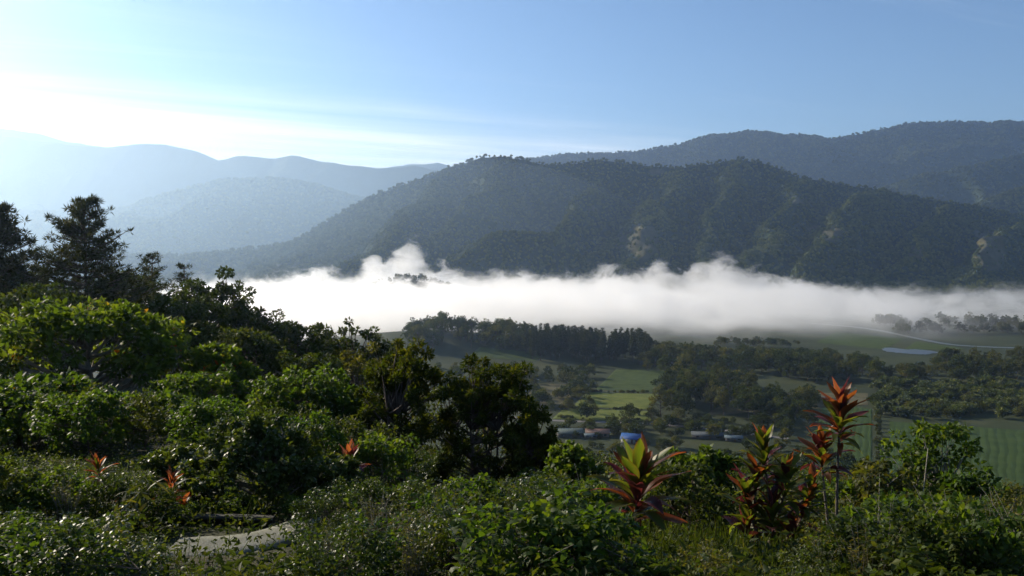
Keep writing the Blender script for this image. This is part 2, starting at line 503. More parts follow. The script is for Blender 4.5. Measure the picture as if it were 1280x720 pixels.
FOREST = []        # (points, scale, variant) waiting for the crown meshes
def mountain(name, label, prof, Yc, front, back, seed, nx, ny, spur=60, wl=260, tree=8.0, ntree=0, patches=(), pw=1.0, base=-5.0, spurs=()):
    prof = np.array(prof, float)
    xk = xat(prof[:, 0], Yc)
    zk = np.array([at(p, q, Yc)[2] for p, q in prof]) - tree * 0.8
    lo, hi = xk[0], xk[-1]
    def height(X, Yv):
        t = (Yv - Yc) / np.where(Yv < Yc, front, back)
        wx = X + (fbm(X / 420, Yv / 420, seed + 3, 3) - 0.5) * wl * 0.9 * np.clip(np.abs(t) * 2, 0, 1)
        crest = np.interp(X, xk, zk)
        crest2 = np.interp(wx, xk, zk)
        k = np.clip(np.abs(t) * 2.5, 0, 1)
        crest = crest * (1 - k) + crest2 * k
        sh = np.clip(1 - (np.sqrt(t * t + 0.0036) - 0.06) ** pw, 0, 1)
        z = base + (crest - base) * sh
        rg = 1 - np.clip(np.abs(2 * fbm(wx / wl, Yv / (wl * 2.4), seed, 2) - 1) * 2.2, 0, 1)
        rg2 = 1 - np.clip(np.abs(2 * fbm(wx / (wl * 0.42), Yv / (wl * 0.8), seed + 9, 2) - 1) * 2.2, 0, 1)
        env = np.clip(np.abs(t) * 3.2, 0, 1) * np.clip((1 - np.abs(t)) * 2.5, 0, 1)
        z = z - spur * env * (1 - rg) - spur * 0.35 * env * (1 - rg2)
        for pts, wd2, drop in spurs:
            pts = np.array([at(a, b, c) for a, b, c in pts])
            best = np.full(X.shape, -1e9)
            drop = drop * 1.5
            wob = (fbm(X / 90, Yv / 90, seed + 71, 3) - 0.5) * 90
            for A, B in zip(pts[:-1], pts[1:]):
                d = B[:2] - A[:2]
                u = np.clip(((X + wob - A[0]) * d[0] + (Yv - A[1]) * d[1]) / (d @ d), 0, 1)
                dist = np.hypot(X + wob - A[0] - u * d[0], Yv - A[1] - u * d[1])
                best = np.maximum(best, A[2] + u * (B[2] - A[2]) - drop * (dist / wd2) ** 1.25)
            dd = best - z
            z = z + 0.5 * (dd + np.sqrt(dd * dd + 150))
        z = z + (fbm(X / 45, Yv / 45, seed + 5, 3) - 0.5) * 7 + (fbm(X / 160, Yv / 160, seed + 6, 3) - 0.5) * 0.006 * Yc * (Yc > 3000)
        return z
    X, Yv = np.meshgrid(np.linspace(lo, hi, nx), np.linspace(Yc - front, Yc + back, ny))
    Z = height(X, Yv)
    T = np.zeros_like(Z)
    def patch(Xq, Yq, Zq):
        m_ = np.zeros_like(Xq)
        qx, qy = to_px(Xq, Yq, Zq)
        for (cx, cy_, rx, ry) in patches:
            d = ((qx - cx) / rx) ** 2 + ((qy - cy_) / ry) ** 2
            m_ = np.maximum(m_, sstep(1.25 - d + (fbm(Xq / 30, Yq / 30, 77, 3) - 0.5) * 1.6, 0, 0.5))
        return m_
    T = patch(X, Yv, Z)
    i, j = np.meshgrid(np.arange(ny - 1), np.arange(nx - 1), indexing='ij')
    q = np.stack([i * nx + j, i * nx + j + 1, (i + 1) * nx + j + 1, (i + 1) * nx + j], -1).reshape(-1, 4)
    mb = MB(); mb.add(np.stack([X, Yv, Z], -1), q, T.ravel())
    o = link(name, mb.mesh(name, M['mountain'], True))
    tag(o, label, None, None, 'structure')
    if ntree:
        rng = np.random.default_rng(seed)
        x = rng.uniform(max(lo, xat(-120, Yc)), min(hi, xat(1400, Yc)), ntree); yv = Yc - front * 0.97 + rng.random(ntree) * (front * 0.97 + back * 0.18)
        z = height(x, yv)
        keep = (z > -2) & (rng.random(ntree) > patch(x, yv, z) * 0.86)
        keep &= rng.random(ntree) < 0.55 + 0.6 * fbm(x / 120, yv / 120, seed + 31, 3)
        x, yv, z = x[keep], yv[keep], z[keep]
        z = z - tree * (0.3 if tree < 9 else 0.42)
        sc = tree * rng.uniform(0.55, 1.25, len(x)) * (0.75 + 0.5 * fbm(x / 200, yv / 200, seed + 40, 2))
        FOREST.append((name + '_forest', label, np.stack([x, yv, z], -1), sc))

main_prof = [(150, 345), (300, 325), (380, 292), (430, 262), (480, 236), (560, 207), (600, 193), (625, 191), (655, 196), (680, 203), (720, 201), (745, 196),
             (790, 202), (840, 207), (880, 203), (920, 196), (960, 203), (1000, 220), (1040, 224), (1100, 236), (1160, 246), (1220, 255),
             (1280, 266), (1400, 285), (1600, 310)]
mountain('mountain', 'long wooded mountain rising behind the fog bank, its spurs catching the sun', main_prof, 2350, 760, 700, 11, 520, 240, 35, 330, 7.0, 75000,
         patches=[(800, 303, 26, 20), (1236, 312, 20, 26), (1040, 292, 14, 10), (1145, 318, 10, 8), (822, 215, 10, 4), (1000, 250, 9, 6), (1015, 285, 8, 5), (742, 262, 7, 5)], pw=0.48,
         spurs=[([(757, 226, 2300), (725, 252, 2080), (690, 296, 1850)], 120, 110), ([(1000, 222, 2300), (985, 250, 2050), (960, 302, 1800)], 100, 80),
                ([(1110, 238, 2320), (1072, 245, 2120), (1040, 280, 1900), (1010, 320, 1720)], 115, 80), ([(690, 292, 1800), (640, 292, 1790), (600, 302, 1750), (555, 332, 1680)], 90, 60),
                ([(1190, 256, 2250), (1150, 290, 1950), (1120, 332, 1750)], 85, 70), ([(1275, 278, 2200), (1245, 293, 1950), (1212, 338, 1720)], 80, 75),
                ([(855, 212, 2300), (815, 264, 2000), (790, 325, 1760)], 95, 75), ([(560, 218, 2300), (520, 262, 2050), (465, 315, 1800)], 120, 70),
                ([(925, 204, 2320), (895, 252, 2050), (872, 325, 1780)], 90, 75), ([(630, 198, 2320), (600, 245, 2100), (560, 290, 1920)], 110, 75)])
mountain('mountain', 'hazy wooded ridge on the sunward side, stepping down behind the valley mist',
         [(-500, 250), (-200, 240), (0, 262), (150, 258), (220, 236), (280, 222), (340, 219), (400, 228), (440, 240), (520, 265), (600, 300), (700, 330)],
         3300, 900, 700, 23, 240, 110, 120, 380, 11, 34000)
mountain('mountain', 'low hazy foothill rising out of the valley mist',
         [(-300, 300), (-50, 318), (120, 312), (230, 318), (330, 305), (420, 290), (500, 300), (620, 335), (700, 350)], 2350, 500, 500, 29, 200, 80, 40, 240, 8.5, 16000)
mountain('mountain', 'pale far ridge with a rounded summit under the bright sky',
         [(-700, 150), (-300, 165), (0, 171), (60, 175), (130, 184), (180, 178), (212, 178), (250, 187), (275, 199), (300, 194), (345, 196), (366, 192), (395, 200),
          (430, 205), (470, 211), (520, 208), (560, 214), (640, 230), (760, 260)], 4900, 1300, 800, 37, 420, 160, 170, 520, 4, 0)
mountain('mountain', 'faintest ridge sloping down at the bright end of the valley',
         [(-900, 165), (-300, 158), (-100, 155), (0, 157), (50, 165), (100, 175), (140, 183), (220, 200), (330, 215)], 5700, 1000, 800, 43, 160, 60, 140, 600, 10, 0)
mountain('mountain', 'tiny far blue peak seen through the gap between the ridges',
         [(380, 225), (430, 207), (480, 208), (530, 204), (548, 200), (565, 206), (600, 210), (660, 215), (720, 220)], 7000, 900, 700, 47, 160, 50, 100, 500, 10, 0)
mountain('mountain', 'high blue mountain range standing behind the wooded mountain',
         [(560, 215), (655, 197), (700, 191), (760, 188), (800, 186), (840, 179), (880, 169), (930, 161), (960, 164), (1000, 167), (1030, 171), (1070, 165), (1100, 158),
          (1140, 151), (1180, 149), (1230, 151), (1280, 150), (1400, 146), (1700, 160)], 5200, 1500, 900, 53, 300, 120, 230, 600, 13, 46000)
mountain('mountain', 'dark blue shoulder in front of the high range',
         [(1000, 270), (1090, 236), (1150, 217), (1200, 206), (1250, 196), (1290, 189), (1400, 180), (1700, 190)], 3900, 700, 500, 59, 160, 80, 80, 300, 10, 12000)
mountain('mountain', 'small green shoulder at the end of the wooded ridge',
         [(1130, 285), (1200, 262), (1235, 246), (1285, 226), (1350, 215), (1500, 220), (1700, 240)], 3100, 400, 400, 61, 120, 60, 40, 200, 9, 8000)

# crown meshes for the far forest, instanced by geometry nodes
def far_crown(seed, spread):
    rng = np.random.default_rng(seed)
    mb = MB()
    for k in range(7):
        c = np.array([rng.uniform(-.28, .28), rng.uniform(-.28, .28), rng.uniform(0.35, 0.95)]) * np.array((spread, spread, 1))
        n = 16
        u = unit(rng.normal(size=(n, 3)) + np.array((0, 0, .35)))
        P = c + u * np.array((.30 * spread, .30 * spread, .24))
        D = unit(np.cross(u, unit(rng.normal(size=(n, 3)))))
        leaves(mb, rng, P - D * .18, D, u + rng.normal(size=(n, 3)) * .18, .38, .34, 0.0, 0.05, False, np.clip(.1 + rng.random() * .4 + rng.random(n) * .2, 0, 1))
    return mb.mesh('forest_crown', M['forest'])

def make_forest_nodes():
    protos = []
    for k, s in enumerate((1.0, 0.75, 1.2, 0.9)):
        protos.append(bpy.data.objects.new('forest_crown', far_crown(500 + k, s)))
    ng = bpy.data.node_groups.new('scatter_crowns', 'GeometryNodeTree')
    ng.interface.new_socket('Geometry', in_out='INPUT', socket_type='NodeSocketGeometry')
    ng.interface.new_socket('Geometry', in_out='OUTPUT', socket_type='NodeSocketGeometry')
    n = ng.nodes; l = ng.links
    gi = n.new('NodeGroupInput'); go = n.new('NodeGroupOutput')
    iop = n.new('GeometryNodeInstanceOnPoints')
    l.new(gi.outputs[0], iop.inputs['Points'])
    jn = n.new('GeometryNodeJoinGeometry')
    for p in protos:
        oi = n.new('GeometryNodeObjectInfo')
        oi.inputs['Object'].default_value = p
        oi.inputs['As Instance'].default_value = True
        l.new(oi.outputs['Geometry'], jn.inputs[0])
    l.new(jn.outputs[0], iop.inputs['Instance'])
    iop.inputs['Pick Instance'].default_value = True
    def attr(nm, typ):
        a = n.new('GeometryNodeInputNamedAttribute'); a.data_type = typ
        a.inputs['Name'].default_value = nm
        return a.outputs['Attribute']
    l.new(attr('variant', 'INT'), iop.inputs['Instance Index'])
    cx = n.new('ShaderNodeCombineXYZ')
    l.new(attr('turn', 'FLOAT'), cx.inputs[2])
    l.new(cx.outputs[0], iop.inputs['Rotation'])
    l.new(attr('size', 'FLOAT'), iop.inputs['Scale'])
    l.new(iop.outputs[0], go.inputs[0])
    return ng
FNG = make_forest_nodes()

def scatter_forest(name, label, pts, sc, seed=1):
    rng = np.random.default_rng(seed)
    me = bpy.data.meshes.new(name)
    n = len(pts)
    me.vertices.add(n)
    me.vertices.foreach_set('co', pts.astype(np.float32).ravel())
    for nm, typ, val in (('size', 'FLOAT', sc), ('turn', 'FLOAT', rng.uniform(0, 6.28, n)), ('variant', 'INT', rng.integers(0, 4, n))):
        a = me.attributes.new(nm, typ, 'POINT')
        a.data.foreach_set('value', val.astype(np.float32 if typ == 'FLOAT' else np.int32))
    o = link(name, me)
    md = o.modifiers.new('scatter', 'NODES'); md.node_group = FNG
    tag(o, label, 'forest', None, 'stuff')
    return o
for k, (nm, lb, pts, sc) in enumerate(FOREST):
    scatter_forest('forest', 'dense forest covering the ' + lb.split(',')[0][:60], pts, sc, 90 + k)

# ---------------------------------------------------------------- river
def strip(name, pts, widths, material, lift, sub=6, wobble=0.35):
    pts = np.array(pts, float)
    n = len(pts) * sub
    t0 = np.linspace(0, 1, len(pts)); t = np.linspace(0, 1, n)
    # smooth the polyline
    P = np.stack([np.interp(t, t0, pts[:, 0]), np.interp(t, t0, pts[:, 1])], -1)
    for _ in range(sub):
        P[1:-1] = (P[:-2] + 2 * P[1:-1] + P[2:]) / 4
    W = np.interp(t, t0, widths)
    tg = unit(np.gradient(P, axis=0)); nr = np.stack([-tg[:, 1], tg[:, 0]], -1)
    cols = 5
    s_ = np.linspace(-0.5, 0.5, cols)
    wob = 1 + wobble * (fbm(t * 40, t * 0, 3, 3) - 0.5)
    XY = P[:, None] + nr[:, None] * (s_[None, :, None] * (W * wob)[:, None, None])
    Z = lift(XY[..., 0], XY[..., 1]) if callable(lift) else np.full(XY.shape[:2], lift)
    return link(name, grid_mesh(name, XY[..., 0], XY[..., 1], Z, material))

def water_material():
    m_, t = mat('river_water')
    tcx = t.node('ShaderNodeTexCoord')
    p = t.node('ShaderNodeBsdfPrincipled')
    p.inputs['Base Color'].default_value = (0.05, 0.06, 0.065, 1)
    p.inputs['Roughness'].default_value = 0.35
    bp = t.node('ShaderNodeBump'); bp.inputs['Strength'].default_value = 0.15; bp.inputs['Distance'].default_value = 0.2
    t.l.new(t.noise(tcx.outputs['Object'], 0.8, 3), bp.inputs['Height']); t.l.new(bp.outputs[0], p.inputs['Normal'])
    t.l.new(p.outputs[0], t.out.inputs[0])
    return m_
M['water'] = water_material()
def gp(px, py):
    p = hit(px, py); return (p[0], p[1])
lift_w = lambda X, Y: ground(X, Y) + 0.12
riv = strip('river', [gp(1010, 404), gp(1060, 408), gp(1100, 413), gp(1140, 422), gp(1185, 431), gp(1232, 434), gp(1300, 436), gp(1400, 440)], [8, 8, 8, 7, 8, 8, 8, 8], M['water'], lift_w)
tag(riv, 'pale river winding across the valley floor by the fog', None, None, 'structure')
pond = strip('river_pool', [gp(1108, 435.0), gp(1122, 438.5), gp(1142, 440), gp(1160, 440.5), gp(1172, 441)], [8, 30, 42, 30, 6], M['water'], lambda X, Y: ground(X, Y) + 0.25)
tag(pond, 'still grey pool beside the river behind the tree belt', None, None, 'structure')

# ---------------------------------------------------------------- fields
def field_material(name, c0, c1, c2):
    return plain(name, [(0.3, c0), (0.55, c1), (0.8, c2)], 0.12, 0.95, 6, 0.5, 3.0, None, 0.05)
M['field'] = field_material('green_crop', (0.038, 0.056, 0.017), (0.055, 0.078, 0.024), (0.075, 0.092, 0.032))
M['field2'] = field_material('light_crop', (0.080, 0.105, 0.024), (0.12, 0.14, 0.032), (0.155, 0.165, 0.046))
M['field4'] = field_material('dark_green_crop', (0.030, 0.052, 0.016), (0.042, 0.068, 0.020), (0.058, 0.082, 0.026))
M['field3'] = field_material('brown_plot', (0.075, 0.072, 0.040), (0.11, 0.10, 0.055), (0.13, 0.13, 0.060))
def field(label, quad_px, material, row=1.6, hgt=0.45, along=0, n=(60, 90)):
    c = [hit(*q) for q in quad_px]          # corners in order: near-left, near-right, far-right, far-left
    u = np.linspace(0, 1, n[0])[:, None, None]; v = np.linspace(0, 1, n[1])[None, :, None]
    c = [np.array(q[:2]) for q in c]
    XY = (1 - u) * ((1 - v) * c[0] + v * c[1]) + u * ((1 - v) * c[3] + v * c[2])
    X, Y = XY[..., 0], XY[..., 1]
    ln = np.linalg.norm(c[3] - c[0]) if along else np.linalg.norm(c[1] - c[0])
    coord = (u if along else v)[..., 0] * ln
    ridge = np.abs(np.sin(coord * math.pi / row + 2.2 * fbm(X / 18, Y / 18, 12, 2))) * (0.35 + fbm(X / 9, Y / 9, 13, 3))
    edge = np.minimum(np.minimum(u, 1 - u), np.minimum(v, 1 - v))[..., 0]
    Z = ground(X, Y) + 0.08 + hgt * (0.3 + 0.7 * ridge) * (0.5 + fbm(X / 5, Y / 5, 9, 3)) * np.clip(edge * 40, 0, 1)
    o = link('field', grid_mesh('field', X, Y, Z, material, False))
    return tag(o, label, None, None, 'structure')

field('wide green crop field with fine rows below the plantation', [(1112, 612), (1330, 622), (1330, 541), (1112, 527)], M['field4'], 3.2, 0.22, 0, (70, 400))
field('narrow green plot beside the hedge with its own rows', [(1010, 575), (1090, 590), (1090, 512), (1030, 503)], M['field4'], 3.2, 0.22, 0, (60, 120))
field('grassy plot in the shade of the tree belt', [(880, 520), (1085, 507), (1085, 492), (930, 490)], M['field3'], 2.4, 0.4, 1, (40, 60))
field('bright green terrace field between the hedged plots', [(716, 508), (808, 512), (824, 493), (733, 491)], M['field2'], 2.0, 0.5, 1, (60, 60))
field('light green lower strip by the road', [(690, 524), (815, 527), (810, 514), (706, 510)], M['field2'], 2.2, 0.5, 1, (40, 60))
field('green upper plot under the pines', [(745, 487), (815, 491), (835, 464), (770, 462)], M['field'], 2.2, 0.5, 1, (60, 60))
field('brownish bare plot beside the green terraces', [(648, 516), (706, 508), (735, 480), (668, 480)], M['field3'], 2.4, 0.4, 1, (60, 50))
field('pale clearing on the side of the pine hill', [(585, 446), (668, 452), (682, 443), (600, 434)], M['field'], 2.4, 0.4, 1, (40, 50))
field('flat green marsh between the river and the pool', [(1020, 428), (1105, 437), (1130, 424), (1045, 415)], M['field'], 6.0, 0.3, 1, (40, 50))
field('flat green meadow beyond the river bend', [(1130, 437), (1210, 437), (1195, 434), (1145, 427)], M['field'], 6.0, 0.3, 1, (30, 40))
M['road'] = plain('road_surface', [(0.3, (0.10, 0.095, 0.09)), (0.7, (0.16, 0.15, 0.14))], 0.3, 0.9)
rd = strip('road', [gp(640, 522), gp(690, 526), gp(740, 528), gp(810, 530), gp(870, 534), gp(930, 541), gp(985, 549)], [4] * 7, M['road'], lambda X, Y: ground(X, Y) + 0.10)
tag(rd, 'narrow valley road running past the coloured roofs', None, None, 'structure')

# ---------------------------------------------------------------- valley houses
M['wall_white'] = plain('whitewashed_wall', [(0.3, (0.32, 0.31, 0.28)), (0.7, (0.45, 0.44, 0.40))], 1.5, 0.85)
M['wall_grey'] = plain('grey_block_wall', [(0.3, (0.08, 0.075, 0.07)), (0.7, (0.13, 0.125, 0.115))], 1.5, 0.9)
M['roof_blue'] = plain('blue_sheet_roof', [(0.3, (0.012, 0.06, 0.20)), (0.7, (0.02, 0.09, 0.28))], 0.9, 0.7)
M['roof_pale'] = plain('pale_blue_roof', [(0.3, (0.06, 0.09, 0.105)), (0.7, (0.085, 0.12, 0.14))], 0.9, 0.8)
M['roof_green'] = plain('grey_green_roof', [(0.3, (0.06, 0.085, 0.08)), (0.7, (0.09, 0.12, 0.11))], 0.9, 0.85)
M['roof_brown'] = plain('weathered_brown_roof', [(0.3, (0.10, 0.055, 0.042)), (0.7, (0.17, 0.10, 0.075))], 0.9, 0.7)
M['roof_grey'] = plain('dull_sheet_roof', [(0.3, (0.05, 0.062, 0.07)), (0.7, (0.075, 0.09, 0.10))], 0.9, 0.85)
M['glass'] = plain('dark_window_glass', [(0.3, (0.02, 0.025, 0.03)), (0.7, (0.03, 0.035, 0.04))], 1.0, 0.1, 2, 0, None, None, 0.6)
M['door'] = plain('door_wood', [(0.3, (0.10, 0.06, 0.035)), (0.7, (0.16, 0.10, 0.06))], 2.0, 0.7)

def house(label, px, py, wid, dep, hgt, rise, roof, wall, rz=0.0):
    p = hit(px, py)
    e = empty('house', (p[0], p[1], p[2] - 0.1), rz)
    tag(e, label, 'house')
    mb = MB(); box(mb, (0, 0, hgt / 2), (wid, dep, hgt))
    mb.add([(-wid / 2, -dep / 2, hgt), (-wid / 2, dep / 2, hgt), (-wid / 2, 0, hgt + rise * .96), (wid / 2, -dep / 2, hgt), (wid / 2, dep / 2, hgt), (wid / 2, 0, hgt + rise * .96)],
           [(0, 2, 1), (3, 4, 5)])
    link('wall', mb.mesh('wall', M[wall]), e)
    mb = MB(); o = 0.5; th = 0.12
    sl = rise / (dep / 2)
    for s in (-1, 1):
        a = [(-wid / 2 - o, 0, hgt + rise), (wid / 2 + o, 0, hgt + rise), (wid / 2 + o, s * (dep / 2 + o), hgt - sl * o), (-wid / 2 - o, s * (dep / 2 + o), hgt - sl * o)]
        V = np.array(a + [(x, y, z + th) for x, y, z in a])
        mb.add(V, [(0, 1, 2, 3), (7, 6, 5, 4), (0, 4, 5, 1), (1, 5, 6, 2), (2, 6, 7, 3), (3, 7, 4, 0)])
    # corrugation ribs
    for k in np.arange(-wid / 2, wid / 2 + .1, 0.9):
        for s in (-1, 1):
            a = np.array([(k, 0, hgt + rise + th), (k, s * (dep / 2 + o), hgt - sl * o + th)])
            tube(mb, a, [0.05, 0.05], 4)
    link('roof', mb.mesh('roof', M[roof]), e)
    mb = MB(); box(mb, (wid * 0.08, -dep / 2 - 0.03, 1.0), (0.95, 0.08, 2.0)); link('door', mb.mesh('door', M['door']), e)
    for k in (-0.33, 0.33):
        mb = MB(); box(mb, (wid * k, -dep / 2 - 0.03, 1.5), (1.3, 0.08, 1.0)); link('window', mb.mesh('window', M['glass']), e)
    return e
house('low building with a long grey-green sheet roof by the road', 712, 545, 12.5, 8, 2.4, 1.5, 'roof_green', 'wall_grey', 0.10)
house('low building with a weathered brown roof next to the grey-green one', 747, 545, 11.5, 7, 2.3, 1.4, 'roof_brown', 'wall_grey', -0.08)
house('small shed with a pale blue roof in front of the brown roof', 738, 548, 5.5, 3.4, 1.7, 0.7, 'roof_pale', 'wall_grey', 0.05)
house('small house with a vivid blue sheet roof', 790, 553, 9.5, 7.5, 2.4, 1.9, 'roof_blue', 'wall_white', -0.35)
house('shed with a dull sheet roof just behind the vivid blue roof', 792, 540, 6.5, 4.5, 1.9, 0.8, 'roof_grey', 'wall_grey', 0.2)
house('long low shed with a dull blue-grey roof beside the trees', 884, 548, 15, 6, 2.1, 1.1, 'roof_grey', 'wall_grey', -0.18)
house('short shed with a pale roof at the end of the long low shed', 917, 551, 8, 4.5, 2.0, 0.8, 'roof_pale', 'wall_grey', -0.22)

# ---------------------------------------------------------------- tree makers
def bez(a, b, c, n=5):
    t = np.linspace(0, 1, n)[:, None]
    return (1 - t) ** 2 * a + 2 * t * (1 - t) * b + t * t * c

def broadleaf(seed, H, R, base=0.35, nclump=40, nleaf=60, L=0.2, W=0.12, flat=0.75, trunk_r=None, six=False, bumpy=0.32, up=0.55, twigs=True, shell=0.55, stems=1, droop=0.15, mask=None, merged=False):
    """returns (trunk MB, crown MB): tapered stem with limbs, leaves in clumps round the limb ends"""
    rng = np.random.default_rng(seed)
    tr = MB(); cr = MB()
    tr_r = trunk_r or H * 0.022
    ccz = H * (base + (1 - base) * 0.5)
    ch = H * (1 - base) / 2
    C = []
    for k in range(nclump * 6):
        u = unit(rng.normal(size=3))
        u[2] = u[2] if u[2] > -0.55 else -u[2]
        q = u * (rng.uniform(0.62, 1.0) ** 0.5)
        c = np.array((0, 0, ccz)) + q * np.array((R, R, ch)) * (0.82 + bumpy * (rng.random() - 0.4))
        if all(np.linalg.norm((c - d) / np.array((R, R, ch))) > 1.15 / nclump ** 0.5 for d in C):
            C.append(c)
        if len(C) >= nclump:
            break
    stem_pts = []
    for s in range(stems):
        off = np.array((rng.normal() * .25, rng.normal() * .25, 0)) * (stems > 1) * R
        top = off + np.array((rng.normal() * R * .12, rng.normal() * R * .12, H * (0.55 + 0.35 * base)))
        pts = bez(off * .4, off + np.array((rng.normal() * R * .1, rng.normal() * R * .1, H * .3)), top, 7)
        tube(tr, pts, np.linspace(tr_r, tr_r * 0.4, 7) / stems ** .4, 7, rng.random())
        stem_pts.append(pts)
    for c in C:
        pts = stem_pts[rng.integers(len(stem_pts))]
        hgt = min(max(c[2] - 0.45 * np.linalg.norm(c[:2]) - H * .05, H * base * .45), pts[-1, 2])
        k = np.argmin(np.abs(pts[:, 2] - hgt))
        a = pts[k]
        mid = (a + c) / 2 + np.array((0, 0, -0.06 * H)) * rng.uniform(0, 1) + rng.normal(size=3) * R * .06
        tube(tr, bez(a, mid, c, 5), np.linspace(tr_r * .42, tr_r * .07, 5), 4, rng.random())
        rr = R * 1.12 / nclump ** 0.5 * rng.uniform(0.6, 1.35)
        nl = int(nleaf * rng.uniform(0.7, 1.3))
        base_t = rng.random()
        tint = np.clip(base_t * 0.45 + rng.random(nl) * 0.6, 0, 1)
        clump_leaves(cr, rng, c, np.array((rr, rr, rr * flat)), nl, L, W, up, 0.6, shell, droop, six, tint)
        if twigs:
            for _ in range(3):
                e = c + unit(rng.normal(size=3)) * rr * .9
                tube(tr, np.array([c, (c + e) / 2 + rng.normal(size=3) * rr * .1, e]), [tr_r * .06, tr_r * .05, tr_r * .03], 3, rng.random())
    return tr, cr

def pine(seed, H, R, base=0.2, whorls=16, per=6, tuft=22, L=0.5, slender=False):
    rng = np.random.default_rng(seed)
    tr = MB(); cr = MB()
    r0 = H * 0.017
    lean = rng.normal(size=2) * H * .01
    def axis(z):
        return np.array((lean[0] * (z / H) ** 2, lean[1] * (z / H) ** 2, z))
    zz = np.linspace(0, H * .98, 9)
    tube(tr, np.array([axis(z) for z in zz]), np.linspace(r0, r0 * .12, 9), 8, 0.5)
    for k in range(whorls):
        f = (k + rng.uniform(-.3, .3)) / whorls
        z = H * (base + (1 - base) * np.clip(f, 0, 1))
        prof = (1 - np.clip(f, 0, 1)) ** (0.92) * (0.85 if slender else 1.0) + 0.07
        if f < 0.15:
            prof *= 0.8
        for b in range(max(3, int(per * (1 - .35 * f)))):
            az = rng.uniform(0, 6.283)
            ln = R * prof * rng.uniform(0.45, 1.15)
            d = np.array((math.cos(az), math.sin(az), 0))
            rise = rng.uniform(0.02, 0.32) + 0.25 * f
            a = axis(z); e = a + d * ln + np.array((0, 0, ln * rise))
            mid = (a + e) / 2 + np.array((0, 0, -ln * .10))
            pts = bez(a, mid, e, 6)
            tube(tr, pts, np.linspace(r0 * .28, r0 * .06, 6), 4, rng.random())
            nt = max(2, int(ln / R * 7 + 1.5))
            for q in range(nt):
                t = 1 - (q / nt) * 0.72
                c = pts[min(5, int(t * 5))] * 0.6 + pts[max(0, min(4, int(t * 5) - 0))] * 0.4
                c = c + rng.normal(size=3) * np.array((.10, .10, .05)) * ln + np.array((0, 0, L * .15))
                n = int(tuft * rng.uniform(.7, 1.3))
                u = unit(rng.normal(size=(n, 3)) + np.array((d[0] * .3, d[1] * .3, .55)))
                lt = L * rng.uniform(.7, 1.25, n)
                tint = np.clip(rng.random() * .5 + rng.random(n) * .5, 0, 1)
                leaves(cr, rng, c + u * L * .1, u, unit(rng.normal(size=(n, 3))), lt, lt * 0.15, .1, .1, False, tint)
    return tr, cr

def as_meshes(tc_, bark, leaf, name):
    return tc_[0].mesh(name + '_trunk', M[bark], True), tc_[1].mesh(name + '_crown', M[leaf])

def place_tree(name, meshes, loc, rz, sc, label, cat, group=None, tilt=(0, 0)):
    e = empty(name, loc, rz, sc)
    e.rotation_euler = (tilt[0], tilt[1], rz)
    tag(e, label, cat, group)
    link('trunk' if cat == 'tree' else 'stem', meshes[0], e)
    link('crown' if cat == 'tree' else 'foliage', meshes[1], e)
    return e

def merged_tree(tc_, bark, leaf, name):
    """trunk and crown in one mesh, for trees only a few pixels high"""
    mb = MB()
    for src, mi in ((tc_[0], 0), (tc_[1], 1)):
        for v, f, t in zip(src.v, [None] * len(src.v), src.t):
            pass
        V = np.concatenate(src.v); T = np.concatenate(src.t)
        off = mb.nv
        mb.v.append(V); mb.t.append(T); mb.nv += len(V)
        for f in src.f:
            mb.f.append(f + off); mb.mi.append(np.full(len(f), mi))
    return mb.mesh(name, [M[bark], M[leaf]])

# ---------------------------------------------------------------- valley trees
VAL = {}
for k in range(5):
    VAL['round', k] = broadleaf(700 + k, 10, 5.0, 0.10, 34, 44, 0.80, 0.5, 0.8, None, False, 0.85, 0.5, False, 0.6)
    VAL['tall', k] = broadleaf(720 + k, 14, 4.6, 0.12, 36, 44, 0.80, 0.5, 0.8, None, False, 0.95, 0.5, False, 0.6)
    VAL['pine', k] = pine(740 + k, 20, 3.6, 0.22, 15, 5, 9, 1.5)
    VAL['bush', k] = broadleaf(760 + k, 4, 2.6, 0.05, 22, 34, 0.6, 0.4, 0.8, None, False, 0.5, 0.5, False, 0.6)
    VAL['banana', k] = broadleaf(780 + k, 5, 2.7, 0.1, 20, 16, 1.5, 0.5, 0.9, None, False, 0.6, 0.8, False, 0.3, 1, 0.45)
VH = {'round': 10, 'tall': 14, 'pine': 20, 'bush': 4, 'banana': 5}
VLEAF = {'round': ('mid_leaf', 'mid_olive'), 'tall': ('mid_leaf', 'mid_olive'), 'pine': ('pine', 'pine'), 'bush': ('mid_leaf', 'mid_olive'), 'banana': ('plantation_leaf', 'plantation_leaf')}
VM = {}
for (kd, k), tc_ in VAL.items():
    VM[kd, k] = as_meshes(tc_, 'bark', VLEAF[kd][k % 2], 'valley_' + kd)
    VM[kd, k, 'far'] = merged_tree(tc_, 'bark', VLEAF[kd][k % 2], 'far_' + kd)

